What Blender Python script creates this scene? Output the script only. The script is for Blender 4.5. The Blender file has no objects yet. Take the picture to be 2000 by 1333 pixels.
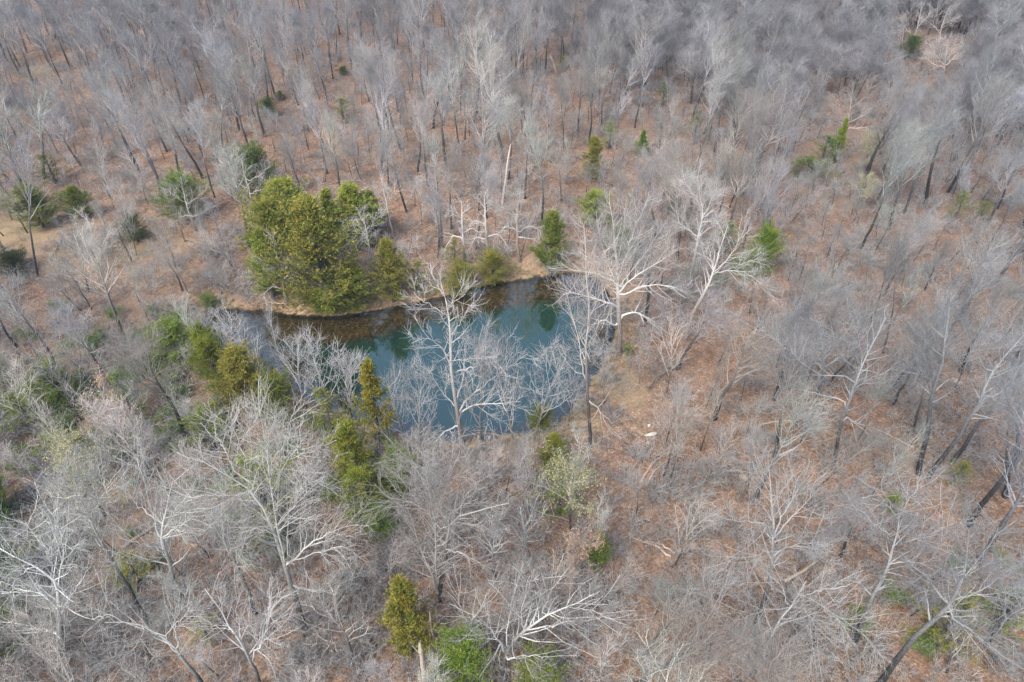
import bpy, math, random
import numpy as np
from math import radians as R
random.seed(7)
rng = np.random.default_rng(7)
sc = bpy.context.scene
col = sc.collection

# ------------------------------------------------------------------ camera
H = 55.0; PITCH = 39.0; FPX = 1333.33          # camera height, degrees below the horizon, focal length in photo pixels
cam_d = bpy.data.cameras.new('camera'); cam = bpy.data.objects.new('camera', cam_d); col.objects.link(cam)
cam_d.lens = 24; cam_d.sensor_width = 36; cam_d.clip_start = 0.5; cam_d.clip_end = 6000
cam.location = (0, 0, H); cam.rotation_euler = (R(90-PITCH), 0, 0)
sc.camera = cam
# ------------------------------------------------------------------ light
w = bpy.data.worlds.new('World'); sc.world = w; w.use_nodes = True
nt = w.node_tree; bg = nt.nodes['Background']
sky = nt.nodes.new('ShaderNodeTexSky'); sky.sky_type = 'NISHITA'; sky.sun_disc = False
SUN_EL, SUN_AZ = 52, 215
sky.sun_elevation = R(SUN_EL); sky.sun_rotation = R(SUN_AZ); sky.air_density = 1.0; sky.dust_density = 4.0; sky.ozone_density = 1.0
nt.links.new(sky.outputs[0], bg.inputs[0]); bg.inputs[1].default_value = 0.15
sd = bpy.data.lights.new('sun', 'SUN'); sun = bpy.data.objects.new('sun', sd); col.objects.link(sun)
sd.energy = 1.5; sd.angle = R(22); sd.color = (1, 0.955, 0.90)
sun.rotation_euler = (R(90-SUN_EL), 0, R(180-SUN_AZ))
sc.view_settings.view_transform = 'Standard'; sc.view_settings.look = 'None'
sc.view_settings.exposure = 1.14; sc.view_settings.gamma = 1.0
sc.cycles.use_denoising = True; sc.cycles.denoising_prefilter = 'NONE'; sc.cycles.max_bounces = 4; sc.cycles.diffuse_bounces = 2; sc.cycles.glossy_bounces = 2; sc.cycles.transparent_max_bounces = 8

# ------------------------------------------------------------------ photo pixel <-> place
sp, cp = math.sin(R(PITCH)), math.cos(R(PITCH))
def ray(u, v):
    a = (u-1000)/FPX; b = (666.5-v)/FPX
    return np.array([a, cp + b*sp, -sp + b*cp])
def ground_at(u, v, z=0.0):
    d = ray(u, v); t = (H-z)/-d[2]
    return d[0]*t, d[1]*t
def project(x, y, z):
    dz = z-H; depth = y*cp - dz*sp; upv = y*sp + dz*cp
    return 1000 + FPX*x/depth, 666.5 - FPX*upv/depth
# ------------------------------------------------------------------ pond outline and the lie of the land
OUT = [(385,628),(398,606),(440,602),(490,606),(530,607),(560,613),(620,618),(690,614),(750,602),(800,593),(850,583),(900,569),(950,556),(1000,549),
 (1050,541),(1100,534),(1135,532),(1165,540),(1192,570),(1208,610),(1205,650),(1188,690),(1170,725),(1150,760),(1132,790),(1118,812),(1090,828),
 (1040,846),(1000,853),(950,861),(900,867),(850,862),(790,850),(720,832),(660,812),(600,780),(560,745),(520,705),(470,665),(420,645)]
DEEP = [(530,652),(600,655),(650,658),(700,652),(750,640),(775,626),(810,622),(860,606),(905,602),(950,590),(1010,583),(1060,572),(1100,574),(1150,585),(1172,620),
 (1165,690),(1140,750),(1100,795),(1030,822),(950,838),(860,840),(760,820),(680,790),(610,745),(560,700)]
def chaikin(P, n=2):
    P = np.array(P, float)
    for _ in range(n):
        Q = np.roll(P, -1, 0); P = np.stack([P*.75+Q*.25, P*.25+Q*.75], 1).reshape(-1, 2)
    return P
OUT = chaikin([ground_at(*p) for p in OUT]); DEEP = chaikin([ground_at(*p) for p in DEEP])
def sdist(X, Y, P):                      # signed distance, negative inside
    X = np.asarray(X, float); Y = np.asarray(Y, float)
    d = np.full(X.shape, 1e9); ins = np.zeros(X.shape, bool)
    for (ax, ay), (bx, by) in zip(P, np.roll(P, -1, 0)):
        ex, ey = bx-ax, by-ay
        t = np.clip(((X-ax)*ex + (Y-ay)*ey)/(ex*ex+ey*ey+1e-12), 0, 1)
        d = np.minimum(d, (X-ax-t*ex)**2 + (Y-ay-t*ey)**2)
        c = ((ay > Y) != (by > Y)) & (X < (bx-ax)*(Y-ay)/(by-ay+1e-12)+ax)
        ins ^= c
    d = np.sqrt(d)
    return np.where(ins, -d, d)
def sstep(a, b, x):
    t = np.clip((x-a)/(b-a), 0, 1); return t*t*(3-2*t)
def wav(X, Y):
    return (np.sin(X*.043+1.3)*np.cos(Y*.037+.4) + .5*np.sin(X*.11+Y*.07) + .35*np.sin(Y*.16-X*.05+2))
def rough(X, Y):
    return np.sin(X*1.7+np.sin(Y*1.1)*2)*np.sin(Y*1.9+np.cos(X*.8)*2)
def height(X, Y):
    X = np.asarray(X, float); Y = np.asarray(Y, float)
    d = np.full(X.shape, 60.0); near = (np.abs(X) < 70) & (Y > 20) & (Y < 140)
    dd = np.full(X.shape, 30.0)
    if near.any():
        d[near] = sdist(X[near], Y[near], OUT); dd[near] = sdist(X[near], Y[near], DEEP)
    d = d + np.where(near, .32*rough(X*.75+3, Y*.75) + .16*rough(X*2.1, Y*2.1+1), 0)
    ridge = 0.5*np.exp(-((d-4)/3.0)**2)
    out = 0.75*sstep(0, 3.0, d) + 1.1*wav(X, Y)*sstep(3, 22, d) + ridge + .05*rough(X, Y)*sstep(0, 1, d) + 3.5*sstep(150, 330, Y)
    n = .5*rough(X*.9, Y*.9) + .5*rough(X*.35+5, Y*.35)
    inn = -0.07*sstep(0, -.5, d) - .03 + (.085*(.55*rough(X*2.4+1, Y*2.9) + .45*n) + .012)*sstep(-.7, -1.6, d) - 2.2*sstep(.9, -2.2, dd + .9*n)
    return np.where(d > 0, out, inn)
def hz(x, y): return float(height(np.array([x]), np.array([y]))[0])
def ground_px(u, v):
    z = 0.0
    for _ in range(4):
        x, y = ground_at(u, v, z); z = hz(x, y)
    return x, y, z

# ------------------------------------------------------------------ materials
def mat(name):
    m = bpy.data.materials.new(name); m.use_nodes = True
    n = m.node_tree.nodes; l = m.node_tree.links; b = n['Principled BSDF']
    return m, n, l, b
def mixc(n, l, fac, a, b_, blend='MIX'):
    x = n.new('ShaderNodeMix'); x.data_type = 'RGBA'; x.blend_type = blend
    for s, v in ((x.inputs[0], fac), (x.inputs[6], a), (x.inputs[7], b_)):
        if hasattr(v, 'is_output') or isinstance(v, bpy.types.NodeSocket): l.new(v, s)
        elif isinstance(v, (int, float)): s.default_value = v
        else: s.default_value = (*v, 1)
    return x.outputs[2]
def noise(n, l, vec, scale, detail=4, rough_=.6):
    t = n.new('ShaderNodeTexNoise'); t.inputs['Scale'].default_value = scale; t.inputs['Detail'].default_value = detail
    t.inputs['Roughness'].default_value = rough_
    if vec is not None: l.new(vec, t.inputs['Vector'])
    return t
def ramp(n, l, src, stops):
    r = n.new('ShaderNodeValToRGB'); l.new(src, r.inputs[0]); e = r.color_ramp.elements
    while len(e) < len(stops): e.new(.5)
    for q, (p, c) in zip(e, stops):
        q.position = p; q.color = (*c, 1) if not isinstance(c, (int, float)) else (c, c, c, 1)
    return r.outputs[0]

# ground: leaf litter over soil
G, n, l, b = mat('leaf_litter_ground')
geo = n.new('ShaderNodeNewGeometry'); pos = geo.outputs['Position']
at = n.new('ShaderNodeAttribute'); at.attribute_name = 'tint'
sep = n.new('ShaderNodeSeparateColor'); l.new(at.outputs['Color'], sep.inputs[0])
vo = n.new('ShaderNodeTexVoronoi'); vo.inputs['Scale'].default_value = 5.5; l.new(pos, vo.inputs['Vector'])
sv = n.new('ShaderNodeSeparateColor'); l.new(vo.outputs['Color'], sv.inputs[0])
vo2 = n.new('ShaderNodeTexVoronoi'); vo2.inputs['Scale'].default_value = 11; l.new(pos, vo2.inputs['Vector'])
sv2 = n.new('ShaderNodeSeparateColor'); l.new(vo2.outputs['Color'], sv2.inputs[0])
leaf = ramp(n, l, sv.outputs[0], [(0, (.075,.052,.038)), (.3, (.155,.098,.066)), (.6, (.25,.162,.11)), (.88, (.38,.27,.195)), (1, (.58,.47,.37))])
leaf2 = ramp(n, l, sv2.outputs[1], [(0, (.085,.058,.04)), (.5, (.225,.15,.107)), (1, (.40,.29,.21))])
leafc = mixc(n, l, .5, leaf, leaf2)
big = noise(n, l, pos, .12, 5); bigr = ramp(n, l, big.outputs[0], [(.35, 0), (.65, 1)])
leafc = mixc(n, l, bigr, leafc, mixc(n, l, .3, leafc, (.26,.20,.16)))
mid = noise(n, l, pos, .9, 5); midr = ramp(n, l, mid.outputs[0], [(.42, 0), (.62, .65)])
leafc = mixc(n, l, midr, leafc, mixc(n, l, 1., leafc, (.48,.45,.45), 'MULTIPLY'))
gn = noise(n, l, pos, 3.5, 8, .75)
def duffm(): return ramp(n, l, gn.outputs[0], [(.32, (.11,.09,.075)), (.5, (.24,.20,.165)), (.68, (.42,.36,.30))])
grass = ramp(n, l, gn.outputs[0], [(.3, (.20,.15,.085)), (.5, (.38,.29,.17)), (.68, (.55,.44,.28))])
moss = ramp(n, l, gn.outputs[0], [(.3, (.05,.06,.02)), (.6, (.17,.17,.06))])
duff = ramp(n, l, gn.outputs[0], [(.3, (.08,.06,.05)), (.5, (.16,.12,.10)), (.7, (.27,.22,.19))])
rn = noise(n, l, pos, .05, 6, .65); rr = ramp(n, l, rn.outputs[0], [(.42, 0), (.6, .75)]); leafc = mixc(n, l, rr, leafc, mixc(n, l, 1., leafc, (1.17,1.0,.82), 'MULTIPLY'))
sn = noise(n, l, pos, .35, 7, .7); sr = ramp(n, l, sn.outputs[0], [(.5, 0), (.66, .6)]); leafc = mixc(n, l, sr, leafc, mixc(n, l, .45, duffm(), leaf))
c = mixc(n, l, sep.outputs[0], leafc, grass)
c = mixc(n, l, sep.outputs[1], c, moss)
c = mixc(n, l, sep.outputs[2], c, duff)
# the pond bed: drowned leaves on the shelf, the deep water's darkening painted in as teal
sz = n.new('ShaderNodeSeparateXYZ'); l.new(pos, sz.inputs[0])
pm = n.new('ShaderNodeAttribute'); pm.attribute_name = 'drowned'; mr = n.new('ShaderNodeMapRange'); l.new(pm.outputs['Fac'], mr.inputs[0])
bn = noise(n, l, pos, 2.2, 8, .7)
bed = ramp(n, l, bn.outputs[0], [(.42, (.010,.009,.005)), (.5, (.045,.032,.014)), (.6, (.115,.075,.032)), (.75, (.22,.11,.06))])
bed = mixc(n, l, .4, bed, mixc(n, l, 1.0, leaf, (.3,.2,.13), 'MULTIPLY'))
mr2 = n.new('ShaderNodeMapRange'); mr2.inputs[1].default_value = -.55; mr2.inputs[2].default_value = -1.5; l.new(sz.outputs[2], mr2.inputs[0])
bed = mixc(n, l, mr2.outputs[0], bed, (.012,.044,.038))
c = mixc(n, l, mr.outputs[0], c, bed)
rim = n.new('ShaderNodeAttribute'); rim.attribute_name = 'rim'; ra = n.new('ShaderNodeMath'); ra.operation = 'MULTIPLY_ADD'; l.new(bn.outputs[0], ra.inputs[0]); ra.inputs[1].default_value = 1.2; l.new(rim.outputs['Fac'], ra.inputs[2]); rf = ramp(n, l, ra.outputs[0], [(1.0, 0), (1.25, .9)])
ra2 = n.new('ShaderNodeMath'); ra2.operation = 'SUBTRACT'; l.new(ra.outputs[0], ra2.inputs[0]); ra2.inputs[1].default_value = .45; rf = ramp(n, l, ra2.outputs[0], [(.5, 0), (.85, .92)]); c = mixc(n, l, rf, c, (.012,.010,.008))  # dark shore band: bank shade and reflection painted in over dark leaves
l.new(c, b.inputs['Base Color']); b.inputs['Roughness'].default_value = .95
b.inputs['Specular IOR Level'].default_value = .1
bp = n.new('ShaderNodeBump'); bp.inputs['Strength'].default_value = .6; bp.inputs['Distance'].default_value = .08
l.new(sv.outputs[0], bp.inputs['Height']); l.new(bp.outputs[0], b.inputs['Normal'])

# water
W, n, l, b = mat('pond_water'); n.remove(b)
tr = n.new('ShaderNodeBsdfTransparent'); tr.inputs[0].default_value = (.88,.95,.90,1)
gl = n.new('ShaderNodeBsdfGlossy'); gl.inputs['Roughness'].default_value = .0; gl.inputs[0].default_value = (.90,1,.93,1)
# mirror share by Schlick's rule from the angle alone, the same from above and below the surface
fg = n.new('ShaderNodeNewGeometry'); dp = n.new('ShaderNodeVectorMath'); dp.operation = 'DOT_PRODUCT'; l.new(fg.outputs['Normal'], dp.inputs[0]); l.new(fg.outputs['Incoming'], dp.inputs[1])
def mth(op, a, b=None):
    x = n.new('ShaderNodeMath'); x.operation = op
    for s_, v_ in zip(x.inputs, (a, b)):
        if isinstance(v_, (int, float)): s_.default_value = v_
        elif v_ is not None: l.new(v_, s_)
    return x.outputs[0]
fr = mth('ADD', mth('MULTIPLY', mth('POWER', mth('SUBTRACT', 1.0, mth('ABSOLUTE', dp.outputs['Value'])), 5.0), .80), .20)
mx = n.new('ShaderNodeMixShader'); l.new(fr, mx.inputs[0]); l.new(tr.outputs[0], mx.inputs[1]); l.new(gl.outputs[0], mx.inputs[2])
l.new(mx.outputs[0], n['Material Output'].inputs[0])
geo = n.new('ShaderNodeNewGeometry'); wn = noise(n, l, geo.outputs['Position'], 1.6, 3)
bp = n.new('ShaderNodeBump'); bp.inputs['Strength'].default_value = .025; bp.inputs['Distance'].default_value = .1
l.new(wn.outputs[0], bp.inputs['Height']); l.new(bp.outputs[0], gl.inputs['Normal'])

def bark(name, dark, pale, lo=.1, hi=.75):
    """bark from rough dark trunk to smooth pale limbs (attribute thin: 0 at the butt, 1 in the thinnest limbs)"""
    m, n, l, b = mat(name)
    geo = n.new('ShaderNodeNewGeometry'); a = n.new('ShaderNodeAttribute'); a.attribute_name = 'thin'
    nz = noise(n, l, geo.outputs['Position'], 5, 6, .7)
    ad = n.new('ShaderNodeMath'); ad.operation = 'MULTIPLY_ADD'; l.new(nz.outputs[0], ad.inputs[0]); ad.inputs[1].default_value = .7
    sub = n.new('ShaderNodeMath'); sub.operation = 'SUBTRACT'; l.new(a.outputs['Fac'], sub.inputs[0]); sub.inputs[1].default_value = .35
    l.new(sub.outputs[0], ad.inputs[2])
    f = ramp(n, l, ad.outputs[0], [(lo, 0), (hi, 1)])
    c = mixc(n, l, f, dark, pale)
    nz2 = noise(n, l, geo.outputs['Position'], 17, 4, .7); f2 = ramp(n, l, nz2.outputs[0], [(.42, .72), (.6, 1.15)])
    c = mixc(n, l, 1.0, c, f2, 'MULTIPLY')
    oi = n.new('ShaderNodeObjectInfo')
    c = mixc(n, l, 1.0, c, oi.outputs['Color'], 'MULTIPLY')
    rv = ramp(n, l, oi.outputs['Random'], [(0, .68), (1, 1.18)]); c = mixc(n, l, 1.0, c, rv, 'MULTIPLY')
    l.new(c, b.inputs['Base Color']); b.inputs['Roughness'].default_value = .9; b.inputs['Specular IOR Level'].default_value = .2
    return m
BARK = bark('grey_bark', (.058,.056,.056), (.465,.465,.45))
TWIG = bark('grey_twigs', (.215,.212,.20), (.385,.385,.372), .0, .6)
SBARK = bark('sycamore_bark', (.20,.165,.145), (.62,.61,.585), .05, .6)
STWIG = bark('sycamore_twigs', (.38,.365,.35), (.50,.49,.475), .0, .6)
FARTWIG = bark('hazy_grey_twigs', (.15,.15,.157), (.295,.297,.31), .0, .6)  # twigs of the far woods, distance haze put into their bluish colour
LOG = bark('dead_wood', (.17,.13,.11), (.52,.45,.38), .0, .6)

def foliage(name, inner, tip, gold):
    m, n, l, b = mat(name)
    geo = n.new('ShaderNodeNewGeometry'); a = n.new('ShaderNodeAttribute'); a.attribute_name = 'tip'
    oi = n.new('ShaderNodeObjectInfo')
    nz = noise(n, l, geo.outputs['Position'], 1.1, 3); f = ramp(n, l, nz.outputs[0], [(.4, 0), (.62, 1)])
    mu = n.new('ShaderNodeMath'); mu.operation = 'MULTIPLY'; l.new(a.outputs['Fac'], mu.inputs[0]); l.new(f, mu.inputs[1])
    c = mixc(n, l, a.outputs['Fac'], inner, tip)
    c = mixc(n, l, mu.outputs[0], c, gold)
    c = mixc(n, l, 1.0, c, oi.outputs['Color'], 'MULTIPLY')
    l.new(c, b.inputs['Base Color']); b.inputs['Roughness'].default_value = .7; b.inputs['Specular IOR Level'].default_value = .25
    return m
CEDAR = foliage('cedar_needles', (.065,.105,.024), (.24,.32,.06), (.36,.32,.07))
LEAFY = foliage('small_leaves', (.06,.11,.025), (.15,.24,.06), (.20,.26,.07))
BUDS = foliage('opening_buds', (.24,.25,.11), (.40,.40,.17), (.46,.42,.18))
DRYL = foliage('dry_leaves', (.30,.19,.12), (.46,.31,.21), (.55,.40,.28))

# ------------------------------------------------------------------ mesh building
def raw_mesh(name, V, F, mats, mi=None, attrs=None, smooth=False, T=None):
    """V (n,3); F list of (m,k) face arrays"""
    me = bpy.data.meshes.new(name); me.vertices.add(len(V)); me.vertices.foreach_set('co', np.ascontiguousarray(V, np.float32).ravel())
    idx = np.concatenate([f.ravel() for f in F]).astype(np.int32)
    ln = np.concatenate([np.full(len(f), f.shape[1]) for f in F]).astype(np.int32)
    st = np.concatenate([[0], np.cumsum(ln)[:-1]]).astype(np.int32)
    me.loops.add(len(idx)); me.loops.foreach_set('vertex_index', idx)
    me.polygons.add(len(ln)); me.polygons.foreach_set('loop_start', st); me.polygons.foreach_set('loop_total', ln)
    if mi is not None: me.polygons.foreach_set('material_index', mi.astype(np.int32))
    if smooth: me.polygons.foreach_set('use_smooth', np.ones(len(ln), bool))
    for m in mats: me.materials.append(m)
    for k, v in (attrs or {}).items():
        me.attributes.new(k, 'FLOAT', 'POINT').data.foreach_set('value', v.astype(np.float32))
    me.update(calc_edges=True)
    return me
def unit(v): return v/np.maximum(np.linalg.norm(v, axis=-1, keepdims=True), 1e-9)
def tubes(P, Rd, S, thin=None):
    """P (N,K,3) centre lines, Rd (N,K) radii -> vertices, quads, thin attribute"""
    N, K, _ = P.shape
    T = unit(np.gradient(P, axis=1))
    ref = np.where(np.abs(T[..., 2:3]) > .9, np.array([1., 0, 0]), np.array([0, 0, 1.]))
    ref = np.broadcast_to(np.where(np.abs(T[:, :1, 2:3]).mean(1, keepdims=True) > .8, np.array([1., 0, 0]), np.array([0, 0, 1.])), T.shape)
    U = unit(np.cross(T, ref)); Vv = np.cross(T, U)
    a = np.arange(S)*2*np.pi/S
    V = P[:, :, None] + Rd[:, :, None, None]*(np.cos(a)[:, None]*U[:, :, None] + np.sin(a)[:, None]*Vv[:, :, None])
    i = np.arange(N*K*S).reshape(N, K, S); j = np.roll(i, -1, 2)
    F = np.stack([i[:, :-1], j[:, :-1], j[:, 1:], i[:, 1:]], -1).reshape(-1, 4)
    if thin is None: thin = np.zeros((N, K))
    return V.reshape(-1, 3), F, np.repeat(thin.reshape(-1), S)
def join(parts):
    V, F, A, o = [], [], [], 0
    for v, f, a in parts:
        V.append(v); F.append(f+o); A.append(a); o += len(v)
    return np.concatenate(V), F, np.concatenate(A)
def grow(P, Rd, n, t0, t1, length, ang, K, up, wob, r, g, rend=.006, az=None):
    """n children on every parent line. length: (lo, hi) as a share of the parent's, or absolute when negative"""
    N, K0, _ = P.shape
    t = t0 + (t1-t0)*(np.arange(n)[None]+g.random((N, n)))/n
    x = t*(K0-1); i = np.minimum(x.astype(int), K0-2); f = (x-i)[..., None]
    ar = np.arange(N)[:, None]
    p0 = P[ar, i]*(1-f) + P[ar, i+1]*f; T = unit(P[ar, i+1]-P[ar, i])
    pr = Rd[ar, i]*(1-f[..., 0]) + Rd[ar, i+1]*f[..., 0]
    plen = np.linalg.norm(np.diff(P, axis=1), axis=-1).sum(1)[:, None]
    lo, hi = length; u = lo + (hi-lo)*g.random((N, n))
    L = (u*plen if lo > 0 else -u)*(1.15-.55*t)
    ref = unit(g.normal(size=(N, n, 3))); q = unit(np.cross(T, ref))
    a = R(ang[0]) + R(ang[1]-ang[0])*g.random((N, n)); a = a[..., None]
    D = np.cos(a)*T + np.sin(a)*q
    M = N*n; D = D.reshape(M, 3); p0 = p0.reshape(M, 3); L = L.reshape(M); pr = pr.reshape(M)
    C = np.empty((M, K, 3)); C[:, 0] = p0; step = (L/(K-1))[:, None]
    for k in range(1, K):
        D = unit(D + wob*g.normal(size=(M, 3)) + np.array([0, 0, up])); C[:, k] = C[:, k-1] + D*step
    r0 = np.minimum(pr*r, .02 + L*.02)
    tt = np.linspace(0, 1, K)[None]
    RR = np.maximum(r0[:, None]*(1-tt)**.8, rend)
    return C, RR
def resample(pts, K, jit, g):
    pts = np.array(pts, float); s = np.r_[0, np.cumsum(np.linalg.norm(np.diff(pts, axis=0), axis=1))]
    t = np.linspace(0, s[-1], K); q = np.stack([np.interp(t, s, pts[:, i]) for i in range(3)], 1)
    q2 = q.copy(); q2[1:-1] = (q[:-2]+2*q[1:-1]+q[2:])/4
    q2[1:-1] += g.normal(size=(K-2, 3))*jit
    return q2
def leaves_at(P, n, size, g, spread=.12, droop=0.):
    """small leaf triangles near the points P -> vertices, faces, tip"""
    i = g.integers(0, len(P), n); c = P[i] + g.normal(size=(n, 3))*spread
    d = unit(g.normal(size=(n, 3)) + [0, 0, -droop]); e = unit(np.cross(d, g.normal(size=(n, 3))))
    s = size*(.6+.8*g.random((n, 1)))
    V = np.stack([c-e*s*.35, c+d*s*.5+e*s*.0, c+e*s*.35, c-d*s*.5], 1).reshape(-1, 3)
    return V, np.arange(4*n).reshape(-1, 4), np.repeat(g.random(n), 4)

def finish_tree(lims, twg, bmat, tmat, name, joint=False, leaf=None):
    """lims: [(P,R,S,thin)], twg the same -> (trunk mesh, crown mesh) or one joint mesh"""
    tp = [tubes(*x) for x in lims]; cpz = [tubes(*x) for x in twg]
    cm = [tmat]
    if joint:
        V, F, A = join(tp+cpz); nb = sum(len(f[1]) for f in tp); tot = sum(len(f) for f in F)
        return raw_mesh(name, V, F, [bmat, tmat], mi=(np.arange(tot) >= nb).astype(int), attrs={'thin': A}), None
    V, F, A = join(tp); a = raw_mesh(name+'_trunk', V, F, [bmat], attrs={'thin': A}, smooth=True)
    if leaf: cpz.append(leaf[0]); cm.append(leaf[1])
    V, F, A = join(cpz)
    mi = np.concatenate([np.full(len(f), 1 if leaf and k == len(F)-1 else 0) for k, f in enumerate(F)])
    c_ = raw_mesh(name+'_crown', V, F, cm, mi=mi, attrs={'thin': A, 'tip': A})
    return a, c_

def twigs_from(P2, R2, g, n3=6, n4=6, up=.10, tw=.0095, l3=(.4,.75), l4=(-1.5,-.5), wob=.10):
    P3, R3 = grow(P2, R2, n3, .2, 1, l3, (25, 55), 4, up, wob, .62, g, .012)
    P4, R4 = grow(P3, R3, n4, .15, 1, l4, (18, 48), 3, up*.8, .12, .6, g, tw); R4[:] = tw*np.array([1.1, .9, .6])
    return (P3, R3, 3, np.full(R3.shape, .35)), (P4, R4, 3, np.full(R4.shape, .8))
def thin_of(R_, r0): return np.clip(1-R_/r0, 0, 1)**1.5

def make_bare(seed, Ht, n1=11, fork=.36, spread=(22, 46), up=.14, r0=.24, dens=1., joint=False, mats=(BARK, TWIG), leaf=None, tw=.0068, lean=.03, n4=3):
    g = np.random.default_rng(seed)
    K = 14; d = unit(np.array([g.normal()*lean*2, g.normal()*lean*2, 1.])); P = [np.array([0, 0, -.8])]
    for k in range(1, K):
        d = unit(d + g.normal(size=3)*.05 + [0, 0, .05]); P.append(P[-1] + d*(Ht*.93/(K-1)))
    P0 = np.array(P)[None]; P0[0, 1:, 2] += .5; tt = np.linspace(0, 1, K)[None]
    R0 = np.maximum(r0*(1-tt)**.75, .02); R0[:, 0] *= 1.35
    P1, R1 = grow(P0, R0, n1, fork, .97, (.28, .5), spread, 9, up, .10, .62, g, .02)
    L0 = np.concatenate([P1, P0[:, np.linspace(5, 13, 9).astype(int)]]); LR = np.concatenate([R1, R0[:, np.linspace(5, 13, 9).astype(int)]])
    P2, R2 = grow(L0, LR, max(3, int(8*dens)), .22, 1, (.28, .55), (25, 55), 6, up*.8, .13, .6, g, .014)
    a3, a4 = twigs_from(P2, R2, g, max(3, int(5.2*dens)), n4, tw=tw)
    lf = None
    if leaf: lf = (leaves_at(a4[0].reshape(-1, 3), leaf[1], leaf[2], g), leaf[0])
    return finish_tree([(P0, R0, 8, thin_of(R0, r0)), (P1, R1, 5, thin_of(R1, r0)), (P2, R2, 4, np.full(R2.shape, .8))], [a3, a4], mats[0], mats[1], 'tree', joint, lf)

def make_brush(seed, Ht, stems, mats=(BARK, TWIG), leaf=None, n2=6, n3=6, tw=.008, spread=.5):
    """many-stemmed shrub or thicket sapling as ONE mesh"""
    g = np.random.default_rng(seed)
    K = 6; P = np.zeros((stems, K, 3)); a = g.random(stems)*6.283
    D = unit(np.stack([np.cos(a)*spread*g.random(stems), np.sin(a)*spread*g.random(stems), np.ones(stems)], 1))
    P[:, 0, 0] = np.cos(a)*.1; P[:, 0, 1] = np.sin(a)*.1; P[:, 0, 2] = -.1
    st = Ht*(.6+.4*g.random((stems, 1)))/(K-1)
    for k in range(1, K):
        D = unit(D + g.normal(size=(stems, 3))*.12 + [0, 0, .05]); P[:, k] = P[:, k-1] + D*st
    Rr = np.maximum(.012*Ht*(1-np.linspace(0, 1, K)[None])**.8, .008)*np.ones((stems, 1))*.8
    P2, R2 = grow(P, Rr, n2, .2, 1, (.3, .55), (25, 55), 4, .1, .15, .6, g, .009)
    P3, R3 = grow(P2, R2, n3, .15, 1, (.35, .7), (25, 60), 3, .08, .2, .6, g, tw); R3[:] = tw*np.array([1.1, .9, .6])
    parts = [tubes(P, Rr, 4, np.full(Rr.shape, .5)), tubes(P2, R2, 3, np.full(R2.shape, .6)), tubes(P3, R3, 3, np.full(R3.shape, .9))]
    nb = [0, 1, 1]; ms = list(mats)
    if leaf: parts.append(leaves_at(P3.reshape(-1, 3), leaf[1], leaf[2], g)); nb.append(2); ms.append(leaf[0])
    V, F, A = join(parts); mi = np.concatenate([np.full(len(f), k) for f, k in zip(F, nb)])
    return raw_mesh('brush', V, F, ms, mi=mi, attrs={'thin': A, 'tip': A})

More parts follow.
